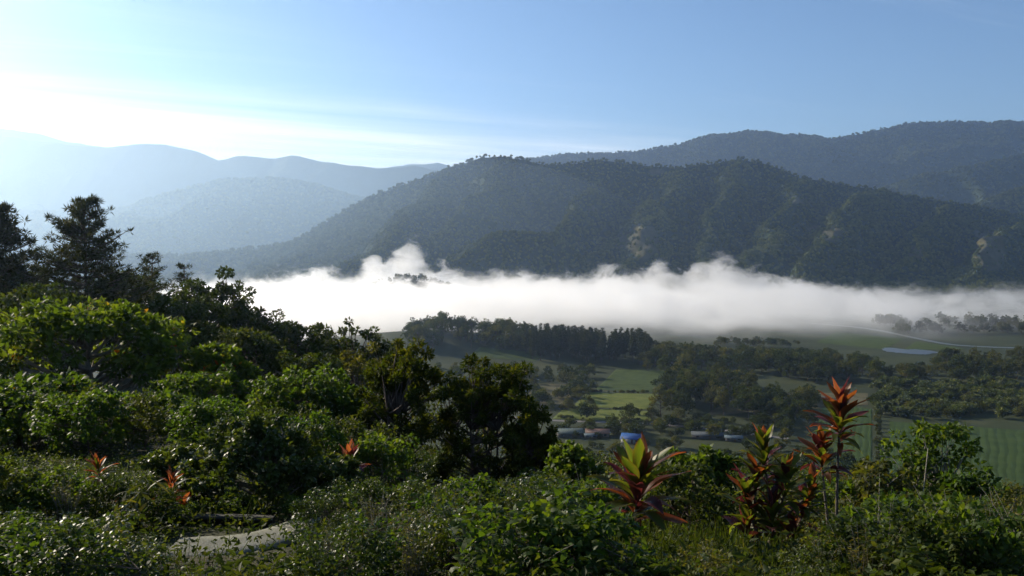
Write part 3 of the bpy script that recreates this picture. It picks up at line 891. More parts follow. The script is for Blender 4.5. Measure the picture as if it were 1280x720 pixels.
LOOK = {'round': ('dark round-crowned', 'olive round-crowned'), 'tall': ('tall dark', 'tall olive-toned'), 'pine': ('pointed dark', 'pointed dark'),
        'bush': ('low dark', 'low olive-toned'), 'banana': ('upright long-leaved', 'upright long-leaved')}
def grove(name, label, group, kinds, region, n, hr, seed, cat='tree', top=None, gap=0.5, mindist=4.0, far=False, zoff=-0.2, zones=()):
    """n trees over a patch given by pixel columns and forward distances"""
    rng = np.random.default_rng(seed)
    (p0, p1), (y0, y1) = region
    got = []
    tries = 0
    while len(got) < n and tries < n * 40:
        tries += 1
        px = rng.uniform(p0, p1); Y = rng.uniform(y0, y1)
        x = xat(px, Y)
        if any((x - a) ** 2 + (Y - b) ** 2 < mindist ** 2 for a, b in got):
            continue
        z = float(ground(x, Y)) + zoff
        h = rng.uniform(*hr)
        if top is not None:
            lim = at(px, np.interp(px, *zip(*top)) + rng.uniform(0, 6), Y)[2] - z
            h = min(h, lim)
            if h < hr[0] * 0.45:
                continue
        got.append((x, Y))
        kd = kinds[rng.integers(len(kinds))]
        k = int(rng.integers(5))
        zn = zones[min(len(zones) - 1, int((Y - y0) / (y1 - y0) * len(zones)))] if zones else ''
        lb = label.replace('{}', LOOK[kd][k % 2]) + (' ' + zn if zn else '')
        gr = group + (': ' + LOOK[kd][k % 2] if '{}' in label else '') + (', ' + zn if zn else '')
        s = h / VH[kd]
        wv = rng.uniform(.85, 1.2)
        sc = (s * wv, s * wv, s)
        if far:
            o = link(name, VM[kd, k, 'far'])
            o.location = (x, Y, z); o.rotation_euler = (0, 0, rng.uniform(0, 6.28)); o.scale = sc
            tag(o, lb, cat, gr)
        else:
            place_tree(name, VM[kd, k], (x, Y, z), rng.uniform(0, 6.28), sc, lb, cat, gr)
    return got

grove('pine_tree', 'tall dark pine in the wood before the fog', 'pines on the low hill', ['pine'], ((655, 812), (705, 800)), 95, (18, 26), 1, zones=('on its field side', 'on its fog side'),
      top=[(640, 402), (700, 404), (760, 410), (800, 408), (815, 416)])
grove('hill_tree', '{} tree in the misty wood at the foggy end of the pine hill', 'trees at the foggy end of the pine hill', ['tall', 'round', 'tall', 'pine'], ((505, 668), (735, 850)), 85, (11, 18), 2,
      top=[(500, 410), (520, 398), (555, 390), (600, 399), (640, 397), (670, 402)])
grove('thicket_tree', '{} tree in the thicket on the near foot of the pine hill', 'thicket at the foot of the pine hill', ['round', 'bush', 'tall'], ((545, 745), (585, 690)), 50, (6, 11), 3,
      top=[(540, 452), (600, 450), (690, 453), (750, 455)])
grove('belt_tree', '{} tree in the belt running from the pines to the river trees', 'belt of dark trees beyond the terraces', ['round', 'tall', 'round'], ((808, 1010), (640, 830)), 90, (9, 15), 4,
      top=[(808, 420), (850, 426), (900, 430), (960, 432), (1010, 436)])
grove('clump_tree', '{} big tree in the clump beside the bright terrace field', 'big clump beside the terraces', ['round', 'tall'], ((822, 955), (490, 610)), 34, (11, 17), 5, mindist=7,
      top=[(820, 462), (850, 452), (900, 455), (950, 462)])
grove('plantation_belt_tree', '{} tree in the belt between the plantation and the pool', 'tree belt behind the plantation', ['round', 'tall', 'round'], ((960, 1295), (615, 740)), 105, (9, 16), 6,
      top=[(960, 438), (1040, 434), (1090, 445), (1108, 452), (1165, 452), (1180, 436), (1230, 428), (1250, 435), (1295, 425)])
grove('plantation_plant', '{} pale plant in the plantation beside the crop field', 'plantation beside the crop field', ['banana', 'bush', 'banana'], ((1098, 1295), (492, 610)), 170, (4, 6.5), 7, 'plant', mindist=3.2, zones=('along its edge', 'in its middle', 'against the tree belt'))
grove('river_tree', '{} tree standing out against the fog near the river', 'trees against the fog', ['round', 'tall'], ((888, 1015), (820, 890)), 34, (7, 12), 8, far=True,
      top=[(888, 424), (905, 418), (930, 421), (960, 420), (1015, 428)])
grove('bank_tree', '{} misty tree on the far bank of the river', 'trees on the misty far bank', ['round', 'tall'], ((1100, 1300), (930, 1040)), 60, (8, 14), 9, far=True)
grove('island_tree', '{} tree on the dark wooded knoll poking out of the fog', 'trees on the knoll in the fog', ['round', 'tall'], ((440, 590), (1330, 1400)), 60, (8, 13), 10, far=True)
grove('plot_tree', '{} tree scattered among the brown plots beside the green terraces', 'trees among the brown plots', ['round', 'bush', 'tall'], ((640, 745), (490, 590)), 26, (5, 9), 11, mindist=7)
grove('roadside_tree', '{} tree along the road behind the coloured roofs', 'low trees along the road', ['bush', 'round'], ((690, 990), (440, 505)), 60, (3, 7), 12, mindist=5,
      top=[(690, 522), (760, 520), (800, 512), (860, 515), (990, 520)])
grove('shade_tree', '{} shade tree on the edge of the grassy plot', 'trees round the grassy plot', ['round', 'bush'], ((935, 1020), (470, 560)), 30, (5, 10), 13, mindist=5)
for lb, px, py, h, k in (('round dark tree at the lower corner of the bright terrace', 787, 526, 9, 0), ('smaller round tree beside the one at the terrace corner', 815, 527, 7.5, 1),
                         ('dark tree at the foot of the big clump by the road', 848, 532, 9, 3),
                         ('lone small tree standing in the wide crop field', 1200, 541, 3.6, 2)):
    p = hit(px, py)
    s = h / 10
    place_tree('tree', VM['round', k], (p[0], p[1], p[2] - .1), 1.0 + k, s, lb, 'tree')
rng = np.random.default_rng(66)
for hn, (a_, b_, lb_) in enumerate((((708, 511), (812, 514), 'low bush in the hedge between the bright terrace and the strip by the road'), ((728, 490), (828, 492), 'low bush in the hedge above the bright terrace'),
                                    ((690, 523), (822, 528), 'low bush in the hedge along the valley road'), ((738, 484), (700, 512), 'low bush in the hedge beside the brown plot'))):
    A_ = hit(*a_); B_ = hit(*b_)
    for k in range(22):
        if rng.random() < .25:
            continue
        p = A_ + (B_ - A_) * (k + rng.uniform(-.3, .3)) / 21
        place_tree('hedge_bush', VM['bush', int(rng.integers(5))], (p[0] + rng.normal() * .5, p[1] + rng.normal() * .6, float(ground(p[0], p[1])) - .1), rng.uniform(0, 6), float(rng.uniform(.25, .6)), lb_, 'bush', lb_[12:])
# hedge between the two crop plots: one clipped row of bushes
rng = np.random.default_rng(88)
for k in range(16):
    a = np.array(hit(1098, 596)); b = np.array(hit(1097, 506))
    p = a + (b - a) * (k + .5) / 16
    place_tree('hedge_bush', VM['bush', k % 5], (p[0] + rng.normal() * .3, p[1], float(ground(p[0], p[1])) - .1), k * 1.3, float(rng.uniform(.5, .75)),
               'dark bush in the hedge row dividing the two crop plots', 'bush', 'hedge between the crop plots')

# ---------------------------------------------------------------- big trees of the near slope
def near_tree(name, label, px, top_py, Y, Rpx, maker, bark, leaf, seed, kwargs, cat='tree', group=None, base_drop=0.0, rz=0.0):
    """tree whose crown centre column is px and whose top reaches top_py at distance Y; size follows from the ground it stands on"""
    x = xat(px, Y)
    z = float(ground(x, Y)) - 0.15 - base_drop
    H = at(px, top_py, Y)[2] - z
    R = Rpx / F * Y
    tc_ = maker(seed, H, R, **kwargs)
    ms = as_meshes(tc_, bark, leaf, name)
    return place_tree(name, ms, (x, Y, z), rz, 1.0, label, cat, group)

near_tree('pine_tree', 'tall pine with layered tufted branches above the broad canopy', 107, 250, 82, 126, pine, 'bark', 'pine', 31, dict(base=0.08, whorls=30, per=13, tuft=26, L=0.52))
near_tree('pine_tree', 'dark pine half hidden at the end of the slope next to the tall layered pine', -2, 256, 78, 104, pine, 'bark', 'pine', 32, dict(base=0.08, whorls=30, per=13, tuft=26, L=0.52))
near_tree('conifer', 'greyish feathery conifer behind the broad canopy', 190, 314, 104, 84, pine, 'bark', 'pine', 33, dict(base=0.1, whorls=20, per=9, tuft=20, L=0.45, slender=True))
near_tree('conifer', 'slim dark conifer beside the open-crowned tree', 231, 329, 101, 66, pine, 'bark', 'pine', 34, dict(base=0.1, whorls=18, per=9, tuft=20, L=0.42, slender=True))
fine = dict(base=0.2, nclump=46, nleaf=70, L=0.42, W=0.24, six=False)
near_tree('slope_tree', 'dark open-crowned tree on the skyline beside the slim conifer', 268, 336, 97, 46, broadleaf, 'bark', 'dark_leaf', 41, dict(fine, bumpy=0.5, base=0.15, nclump=60))
near_tree('slope_tree', 'low dark spreading tree in front of the bright fog', 318, 384, 95, 44, broadleaf, 'bark', 'dark_leaf', 42, dict(fine, bumpy=0.5, base=0.1))
near_tree('slope_tree', 'dome-topped dark tree on the slope before the fog', 374, 397, 92, 44, broadleaf, 'bark', 'dark_leaf', 43, dict(fine, base=0.12))
near_tree('slope_tree', 'thin-topped green tree before the fog', 446, 402, 94, 34, broadleaf, 'bark', 'dark_leaf', 44, dict(fine, bumpy=0.7, nleaf=45, base=0.2))
near_tree('slope_tree', 'small round-headed dark tree next to the golden-tipped pair', 499, 417, 99, 22, broadleaf, 'bark', 'dark_leaf', 45, dict(fine, base=0.3, nclump=34))
near_tree('slope_tree', 'brownish-green bushy tree below the thin-topped tree', 452, 424, 80, 48, broadleaf, 'bark', 'olive_leaf', 46, dict(fine, base=0.05, L=0.34, W=0.2))
near_tree('slope_tree', 'deep green tree filling the slope under the skyline trees', 300, 412, 78, 62, broadleaf, 'bark', 'dark_leaf', 47, dict(fine, base=0.05, nclump=60))
near_tree('slope_tree', 'dark tree behind the broad canopy at the foot of the pines', 60, 352, 66, 75, broadleaf, 'bark', 'dark_leaf', 48, dict(fine, base=0.05, nclump=60))
near_tree('slope_tree', 'dark tree between the broad canopy and the skyline conifers', 205, 372, 72, 62, broadleaf, 'bark', 'dark_leaf', 49, dict(fine, base=0.05, nclump=60))
near_tree('slope_tree', 'dark leafy tree below the dome-topped tree', 385, 440, 70, 58, broadleaf, 'bark', 'dark_leaf', 50, dict(fine, base=0.05, nclump=50, L=0.34, W=0.2))
near_tree('slope_tree', 'shaded tree behind the golden-tipped pair', 560, 470, 62, 62, broadleaf, 'bark', 'dark_leaf', 52, dict(fine, base=0.05, nclump=50, L=0.3, W=0.17))
for k_, (px_t, top_t, Y_t, R_t, lab_t) in enumerate(((165, 334, 96, 46, 'dark leafy tree crowding the foot of the feathery conifer'), (300, 366, 99, 40, 'dark leafy tree on the skyline beyond the open-crowned tree'), (18, 335, 88, 60, 'dark leafy tree tucked under the pine at the end of the slope'), (140, 338, 92, 48, 'dark leafy tree filling the gap between the tall pine and the feathery conifer'),
        (245, 362, 88, 52, 'dark leafy tree below the open-crowned skyline tree'), (340, 392, 100, 40, 'dark rounded tree on the skyline between the spreading tree and the dome-topped one'),
        (412, 412, 98, 36, 'dark rounded tree on the skyline beside the dome-topped one'), (475, 428, 92, 36, 'dark leafy tree under the round-headed one'))):
    near_tree('slope_tree', lab_t, px_t, top_t, Y_t, R_t, broadleaf, 'bark', 'dark_leaf', 240 + k_, dict(fine, base=0.04, nclump=52, bumpy=0.45))
big = dict(base=0.16, nclump=95, nleaf=95, L=0.30, W=0.17, flat=0.6, trunk_r=0.22, six=True, bumpy=0.28)
near_tree('canopy_tree', 'broad-canopied tree with sunlit leaf rim below the pines', 95, 374, 38, 148, broadleaf, 'pale_bark', 'broad_leaf', 51, big)
near_tree('canopy_tree', 'smaller broad-leaved tree beside the broad canopy', 268, 430, 40, 46, broadleaf, 'pale_bark', 'broad_leaf', 53, dict(big, nclump=46, nleaf=80, trunk_r=0.14))
near_tree('canopy_tree', 'large-leaved tree with yellowing leaves under the broad canopy', 28, 470, 24, 95, broadleaf, 'pale_bark', 'broad_leaf', 54, dict(big, nclump=50, nleaf=60, L=0.24, W=0.15, trunk_r=0.12))
gold = dict(base=0.04, nclump=110, nleaf=95, L=0.17, W=0.055, flat=0.85, trunk_r=0.11, six=False, bumpy=0.55, stems=3, up=0.3, shell=0.25)
near_tree('golden_tree', 'tall golden-tipped fine-leaved tree with several thin stems', 505, 433, 29, 58, broadleaf, 'bark', 'golden_leaf', 61, gold)
near_tree('golden_tree', 'twin of the golden-tipped tree, broader and nearer the cordyline', 608, 442, 28, 72, broadleaf, 'bark', 'golden_leaf', 62, dict(gold, nclump=130))
near_tree('golden_tree', 'low golden-green side tree under the broader golden-tipped tree', 660, 512, 26.5, 42, broadleaf, 'bark', 'golden_leaf', 63, dict(gold, nclump=70))
br = dict(base=0.05, nclump=80, nleaf=80, L=0.17, W=0.10, flat=0.8, trunk_r=0.07, six=True, bumpy=0.5, stems=3)
near_tree('bright_shrub', 'tall bright green leafy shrub beneath the dark slope trees', 375, 462, 31, 75, broadleaf, 'bark', 'bright_leaf', 71, br, 'shrub')
near_tree('bright_shrub', 'bright green shrub between the canopy tree and the tall leafy shrub', 250, 468, 32, 68, broadleaf, 'bark', 'bright_leaf', 72, br, 'shrub')
near_tree('bright_shrub', 'bright green shrub crowding the foot of the golden-tipped tree', 432, 490, 30, 48, broadleaf, 'bark', 'bright_leaf', 73, dict(br, nclump=56), 'shrub')
near_tree('bright_shrub', 'rounded green shrub in the shadow of the broad canopy', 170, 498, 27, 58, broadleaf, 'bark', 'bright_leaf', 74, dict(br, nclump=56), 'shrub')
gl = dict(base=0.05, nclump=90, nleaf=110, L=0.085, W=0.045, flat=0.9, trunk_r=0.05, six=True, bumpy=0.5, stems=3)
near_tree('glossy_shrub', 'big glossy small-leaved shrub above the curved path', 322, 526, 13.9, 90, broadleaf, 'pale_bark', 'glossy_leaf', 81, dict(gl, nclump=120), 'shrub')
near_tree('glossy_shrub', 'dark glossy shrub filling the gap beside the big small-leaved one', 222, 556, 14.6, 50, broadleaf, 'pale_bark', 'glossy_leaf', 82, gl, 'shrub')
near_tree('glossy_shrub', 'shady glossy shrub behind the little orange cordyline', 396, 568, 15.2, 50, broadleaf, 'pale_bark', 'glossy_leaf', 83, gl, 'shrub')
wd = dict(base=0.15, nclump=44, nleaf=36, L=0.10, W=0.055, flat=0.9, trunk_r=0.035, six=True, bumpy=0.8, stems=4)
near_tree('weedy_shrub', 'sparse twiggy shrub with yellow-green leaf tips before the crop field', 1165, 535, 14, 62, broadleaf, 'pale_bark', 'bright_leaf', 91, dict(wd, nclump=60), 'shrub')
near_tree('weedy_shrub', 'thin straggling shrub beside the tall red cordyline', 1105, 585, 13, 52, broadleaf, 'pale_bark', 'olive_leaf', 92, wd, 'shrub')
near_tree('weedy_shrub', 'loose shrub at the edge of the slope above the field', 1222, 592, 13, 40, broadleaf, 'pale_bark', 'bright_leaf', 93, wd, 'shrub')
near_tree('leafy_shrub', 'round green leafy shrub between the two nearest cordylines', 882, 563, 15, 54, broadleaf, 'bark', 'bright_leaf', 94, dict(br, nclump=60, L=0.11, W=0.07), 'shrub')
near_tree('leafy_shrub', 'lit green shrub between the golden side tree and the big cordyline', 720, 556, 16, 42, broadleaf, 'bark', 'bright_leaf', 95, dict(br, nclump=60, L=0.11, W=0.07), 'shrub')

# ---------------------------------------------------------------- slope shrubs
SHR = {}
specs = {'broad': ('bright_leaf', dict(base=0.03, nclump=34, nleaf=62, L=0.13, W=0.075, flat=0.8, trunk_r=0.03, six=True, bumpy=0.6, stems=3)),
         'small': ('glossy_leaf', dict(base=0.03, nclump=38, nleaf=90, L=0.085, W=0.045, flat=0.9, trunk_r=0.025, six=True, bumpy=0.6, stems=3)),
         'olive': ('olive_leaf', dict(base=0.05, nclump=30, nleaf=70, L=0.09, W=0.042, flat=1.0, trunk_r=0.022, six=True, bumpy=0.8, stems=4)),
         'dark': ('dark_leaf', dict(base=0.03, nclump=36, nleaf=70, L=0.12, W=0.06, flat=0.85, trunk_r=0.03, six=True, bumpy=0.6, stems=3))}
for i, (kd, (lf, kw)) in enumerate(specs.items()):
    for k in range(3):
        SHR[kd, k] = as_meshes(broadleaf(900 + 10 * i + k, 1.8, 1.1, **kw), 'bark', lf, kd + '_shrub')
def sprout(seed, H, n, L, W, spread=0.35, lean=0.25, nl=26):
    rng = np.random.default_rng(seed)
    tr = MB(); cr = MB()
    for k in range(n):
        az = rng.uniform(0, 6.28); b = np.array((rng.normal() * .12, rng.normal() * .12, 0))
        h = H * rng.uniform(.45, 1.0)
        e = b + np.array((math.cos(az), math.sin(az), 0)) * h * rng.uniform(.05, spread + lean * rng.random()) + np.array((0, 0, h))
        pts = bez(b, b * .6 + np.array((e[0] * .25, e[1] * .25, h * .6)), e, 12)
        tube(tr, pts, np.linspace(.009, .003, 12), 4, rng.random())
        m_ = int(nl * h / H)
        t = rng.uniform(.18, 1.0, m_)
        i0 = np.minimum((t * 11).astype(int), 10); fr = (t * 11 - i0)[:, None]
        P = pts[i0] * (1 - fr) + pts[i0 + 1] * fr
        a2 = rng.uniform(0, 6.28, m_)
        D = np.stack([np.cos(a2), np.sin(a2), rng.uniform(-.15, .75, m_)], -1)
        N = np.array((0, 0, .8)) + rng.normal(size=(m_, 3)) * .6
        sz = L * rng.uniform(.6, 1.2, m_) * (1.15 - .45 * t)
        leaves(cr, rng, P, D, N, sz, sz * W, .15, .25, True, np.clip(.25 + .5 * t + rng.normal(size=m_) * .2, 0, 1))
    return tr, cr
for k in range(3):
    SHR['sprout', k] = as_meshes(sprout(960 + k, 1.8, 24, (.13, .10, .16)[k], .45, .4, .45, nl=30), 'pale_bark', 'bright_leaf', 'sprouting_shrub')
    SHR['weed', k] = as_meshes(sprout(970 + k, 1.8, 34, .11, .24, .3, .3, nl=40), 'pale_bark', 'olive_leaf', 'tall_weed')
TXT = {'sprout': 'loose green sprouting shrub of upright shoots', 'weed': 'clump of tall thin-leaved weeds', 'broad': 'broad-leaved fresh green shrub', 'small': 'small-leaved glossy green shrub', 'olive': 'olive-green weedy shrub', 'dark': 'dense dark green shrub'}
LIM = [(-200, 540), (0, 560), (100, 575), (180, 590), (240, 640), (400, 640), (430, 605), (520, 610), (640, 600), (700, 585), (760, 580), (860, 575), (930, 590), (1000, 600), (1060, 600), (1150, 598), (1230, 610), (1400, 610)]
NAME = {'sprout': 'sprouting_shrub', 'weed': 'tall_weed', 'broad': 'broad_leaved_shrub', 'small': 'glossy_small_shrub', 'olive': 'weedy_bush', 'dark': 'dense_shrub'}
def path_clear(x, y):
    px, py = to_px(x, y, float(ground(x, y)))
    return not (205 < px < 400 and 9.2 < y < 12.2)
def shrubs(n, yr, mind, hr, where, group_word, seed, kinds, pxr=(-80, 1360), lim=LIM, six=False):
    rng = np.random.default_rng(seed)
    got = []; tries = 0
    while len(got) < n and tries < n * 60:
        tries += 1
        Y = yr[0] + (yr[1] - yr[0]) * rng.random() ** 0.8
        px = rng.uniform(*pxr); x = xat(px, Y)
        md = mind * (0.6 + 0.8 * (Y - yr[0]) / (yr[1] - yr[0]))
        if any((x - a) ** 2 + (Y - b) ** 2 < md * md for a, b in got) or not path_clear(x, Y):
            continue
        z = float(ground(x, Y)) - 0.06
        h = rng.uniform(*hr)
        h = min(h, at(px, np.interp(px, *zip(*lim)) + rng.uniform(0, 14), Y)[2] - z)
        if h < 0.3:
            continue
        got.append((x, Y))
        kd = kinds[rng.integers(len(kinds))]
        s = h / 1.8
        wv = rng.uniform(0.95, 1.35)
        place_tree(NAME[kd], SHR[kd, int(rng.integers(3))], (x, Y, z), rng.uniform(0, 6.28), (s * wv, s * wv, s), TXT[kd] + ' ' + where, 'shrub', TXT[kd] + ' kind, ' + group_word)
    return got
LIM1 = [(-200, 600), (0, 640), (120, 650), (180, 680), (225, 698), (330, 706), (360, 690), (410, 650), (470, 612), (560, 622), (640, 612), (720, 635), (755, 704), (845, 704), (890, 680), (930, 704), (1000, 704), (1050, 668), (1110, 622), (1200, 628), (1280, 622), (1400, 620)]
shrubs(165, (7.0, 13), 0.66, (0.6, 1.9), 'in the foremost strip of undergrowth', 'in the foremost strip', 301, ['small', 'sprout', 'weed', 'sprout', 'broad', 'weed', 'dark'], lim=LIM1)
shrubs(110, (7.2, 14), 0.62, (0.6, 1.7), 'among the weeds between the cordylines', 'between the cordylines', 306, ['weed', 'sprout', 'broad', 'sprout', 'olive', 'sprout'], pxr=(700, 1380), lim=[(700, 655), (755, 700), (845, 700), (890, 668), (930, 698), (1010, 698), (1045, 655), (1100, 612), (1280, 622), (1400, 620)])
shrubs(75, (11.5, 17), 0.85, (0.9, 1.7), 'crowding behind the curved path', 'behind the curved path', 307, ['dark', 'sprout', 'broad', 'weed', 'small'], pxr=(-80, 740), lim=[(-80, 570), (100, 580), (180, 600), (230, 618), (330, 612), (400, 606), (440, 598), (720, 598), (760, 610)])
shrubs(130, (13, 30), 1.5, (1.2, 2.4), 'on the upper slope behind the foremost strip', 'on the upper slope', 302, ['broad', 'sprout', 'dark', 'sprout', 'olive'])
LIM3 = [(-200, 470), (0, 480), (160, 490), (300, 500), (430, 520), (520, 560), (640, 570), (760, 572), (860, 570), (1000, 590), (1230, 608), (1400, 610)]
shrubs(70, (20, 34), 2.2, (2.5, 5), 'in the shade under the canopy trees', 'under the canopy trees', 304, ['dark', 'broad', 'dark'], pxr=(-80, 470), lim=LIM3)
shrubs(110, (30, 75), 3.2, (2.5, 5.5), 'farther down the slope before the valley', 'farther down the slope', 303, ['dark', 'olive', 'small'], lim=LIM3)
grove('slope_bush', '{} bush on the slope above the road', 'bushes low on the slope', ['bush', 'round', 'bush'], ((560, 1290), (78, 300)), 150, (3, 7), 14, 'bush', mindist=5, zones=('near its top', 'halfway down', 'near its foot'),
      top=[(560, 555), (700, 552), (760, 553), (860, 556), (930, 562), (1000, 575), (1060, 588), (1290, 612)])
grove('slope_bush', '{} bush on the flat foot of the slope beside the roofs', 'bushes at the foot of the slope', ['bush', 'round'], ((640, 1090), (300, 447)), 150, (2.5, 6.5), 15, 'bush', mindist=4.5,
      top=[(640, 540), (690, 543), (765, 547), (780, 553), (800, 553), (815, 545), (870, 546), (930, 549), (1010, 548), (1090, 572)])

# ---------------------------------------------------------------- curved path with its low wall
M['concrete'] = plain('old_concrete', [(0.25, (0.08, 0.085, 0.055)), (0.5, (0.15, 0.15, 0.11)), (0.75, (0.20, 0.195, 0.155))], 1.6, 0.85, 7, 0.35, 30)
M['wall_dark'] = plain('mossy_dark_wall', [(0.3, (0.022, 0.022, 0.018)), (0.7, (0.055, 0.055, 0.042))], 3.0, 0.9, 6, 0.6, 14)
pp = [hit(215, 690), hit(245, 692), hit(275, 690), hit(305, 687), hit(335, 681), hit(365, 671), hit(392, 658)]
def swept(center, half, top, bottom):
    """closed slab swept along a smoothed centreline: half widths per point, rounded upper edges"""
    n_ = len(center)
    tg_ = unit(np.gradient(center[:, :2], axis=0)); nr_ = np.stack([-tg_[:, 1], tg_[:, 0]], -1)
    pr = [(-1.0, bottom), (1.0, bottom), (1.0, top - .012), (0.97, top), (0.4, top + .004), (-0.4, top + .004), (-0.97, top), (-1.0, top - .012)]
    V_ = np.zeros((n_, 8, 3))
    for k_, (a_, z_) in enumerate(pr):
        V_[:, k_, :2] = center[:, :2] + nr_ * (a_ * half)[:, None]
        V_[:, k_, 2] = center[:, 2] + z_
    i_, j_ = np.meshgrid(np.arange(n_ - 1), np.arange(8), indexing='ij')
    q_ = np.stack([i_ * 8 + j_, i_ * 8 + (j_ + 1) % 8, (i_ + 1) * 8 + (j_ + 1) % 8, (i_ + 1) * 8 + j_], -1).reshape(-1, 4)
    mb_ = MB(); mb_.add(V_, q_); mb_.add(V_[0], [tuple(range(8))]); mb_.add(V_[-1], [tuple(range(7, -1, -1))])
    return mb_
ts = np.linspace(0, 1, 42); tk = np.linspace(0, 1, len(pp))
PCL = np.stack([np.interp(ts, tk, [p[k_] for p in pp]) for k_ in range(3)], -1)
PCL[:, 2] = np.array([max(float(ground(x_ + dx_, y_ + dy_)) for dx_ in (-.3, 0, .3) for dy_ in (-.3, 0, .3)) for x_, y_, _ in PCL])
for _ in range(40):
    PCL[1:-1] = (PCL[:-2] + 2 * PCL[1:-1] + PCL[2:]) / 4
path = link('path', swept(PCL, np.interp(ts, tk, [0.30, 0.36, 0.38, 0.37, 0.33, 0.28, 0.2]), 0.02, -0.5).mesh('path', M['concrete']))
PC = np.array([p[:2] for p in pp])
def path_far(X, Y):
    d = np.full(np.shape(X), 1e9)
    for A, B in zip(PC[:-1], PC[1:]):
        v_ = B - A
        u = np.clip(((X - A[0]) * v_[0] + (Y - A[1]) * v_[1]) / (v_ @ v_), 0, 1)
        d = np.minimum(d, np.hypot(X - A[0] - u * v_[0], Y - A[1] - u * v_[1]))
    gx, gy = to_px(X, Y, ground(X, Y))
    return (d > 0.42) & ~((gx > 232) & (gx < 388) & (gy < 700) & (Y < 11.5))
tag(path, 'pale curved concrete path winding through the shrubs', None, None, 'structure')
wp = np.array([hit(160, 648), hit(190, 652), hit(240, 657), hit(300, 661), hit(342, 661)])
t0 = np.linspace(0, 1, 5); tt = np.linspace(0, 1, 30)
WP = np.stack([np.interp(tt, t0, wp[:, k]) for k in range(3)], -1)
for _ in range(6):
    WP[1:-1] = (WP[:-2] + 2 * WP[1:-1] + WP[2:]) / 4
mb = MB()
prof_w = np.array([(-0.06, -0.25), (0.06, -0.25), (0.06, 0.09), (0.08, 0.09), (0.08, 0.13), (-0.08, 0.13), (-0.08, 0.09), (-0.06, 0.09)])
tg = unit(np.gradient(WP[:, :2], axis=0)); nr = np.stack([-tg[:, 1], tg[:, 0]], -1)
V = np.zeros((30, 8, 3))
V[:, :, :2] = WP[:, None, :2] + nr[:, None] * prof_w[None, :, :1]
V[:, :, 2] = WP[:, None, 2] + prof_w[None, :, 1]
i, j = np.meshgrid(np.arange(29), np.arange(8), indexing='ij')
q = np.stack([i * 8 + j, i * 8 + (j + 1) % 8, (i + 1) * 8 + (j + 1) % 8, (i + 1) * 8 + j], -1).reshape(-1, 4)
mb.add(V, q); mb.add(V[0], [tuple(range(8))]); mb.add(V[-1], [tuple(range(7, -1, -1))])
tag(link('low_wall', mb.mesh('low_wall', M['wall_dark'])), 'low dark mossy wall following the curved path', 'wall')

# ---------------------------------------------------------------- cordylines, leaf by leaf
def cord_mat(name, c_in, c_out, tr=(1.3, 1.0, 0.6), trans=0.4):
    m_, t = mat(name)
    a = t.node('ShaderNodeAttribute', attribute_name='tint')
    oi = t.node('ShaderNodeObjectInfo')
    tcx = t.node('ShaderNodeTexCoord')
    st = t.node('ShaderNodeMapping'); st.inputs['Scale'].default_value = (60, 3, 60)
    t.l.new(tcx.outputs['Object'], st.inputs[0])
    streak = t.noise(st.outputs[0], 1.0, 3, 0.6)
    f = t.m('ADD', a.outputs['Fac'], t.m('MULTIPLY', t.m('SUBTRACT', streak, 0.5), 0.9), clamp=True)
    col = t.mix(f, c_in, c_out)
    hv = t.node('ShaderNodeHueSaturation'); t.l.new(col, hv.inputs['Color'])
    t.l.new(t.lin(oi.outputs['Random'], 0, 1, 0.65, 1.35), hv.inputs['Value'])
    p = t.node('ShaderNodeBsdfPrincipled'); t.l.new(hv.outputs[0], p.inputs['Base Color'])
    p.inputs['Roughness'].default_value = 0.45
    p.inputs['Specular IOR Level'].default_value = 0.35
    tl = t.node('ShaderNodeBsdfTranslucent')
    mu = t.node('ShaderNodeVectorMath', operation='MULTIPLY'); t.l.new(hv.outputs[0], mu.inputs[0]); mu.inputs[1].default_value = tr
    t.l.new(mu.outputs[0], tl.inputs[0])
    mx = t.node('ShaderNodeMixShader'); mx.inputs[0].default_value = trans
    t.l.new(p.outputs[0], mx.inputs[1]); t.l.new(tl.outputs[0], mx.inputs[2]); t.l.new(mx.outputs[0], t.out.inputs[0])
    return m_
CM = [cord_mat('cordyline_bronze', (0.085, 0.046, 0.018), (0.15, 0.046, 0.024), (2.2, 1.4, 0.6), 0.55),
      cord_mat('cordyline_maroon', (0.055, 0.018, 0.020), (0.13, 0.030, 0.035), (1.6, 1.0, 0.8), 0.35),
      cord_mat('cordyline_green', (0.060, 0.095, 0.016), (0.090, 0.078, 0.020), (1.9, 1.8, 0.5), 0.55),
      cord_mat('cordyline_orange', (0.15, 0.070, 0.025), (0.18, 0.050, 0.030), (2.0, 1.4, 0.7), 0.5)]
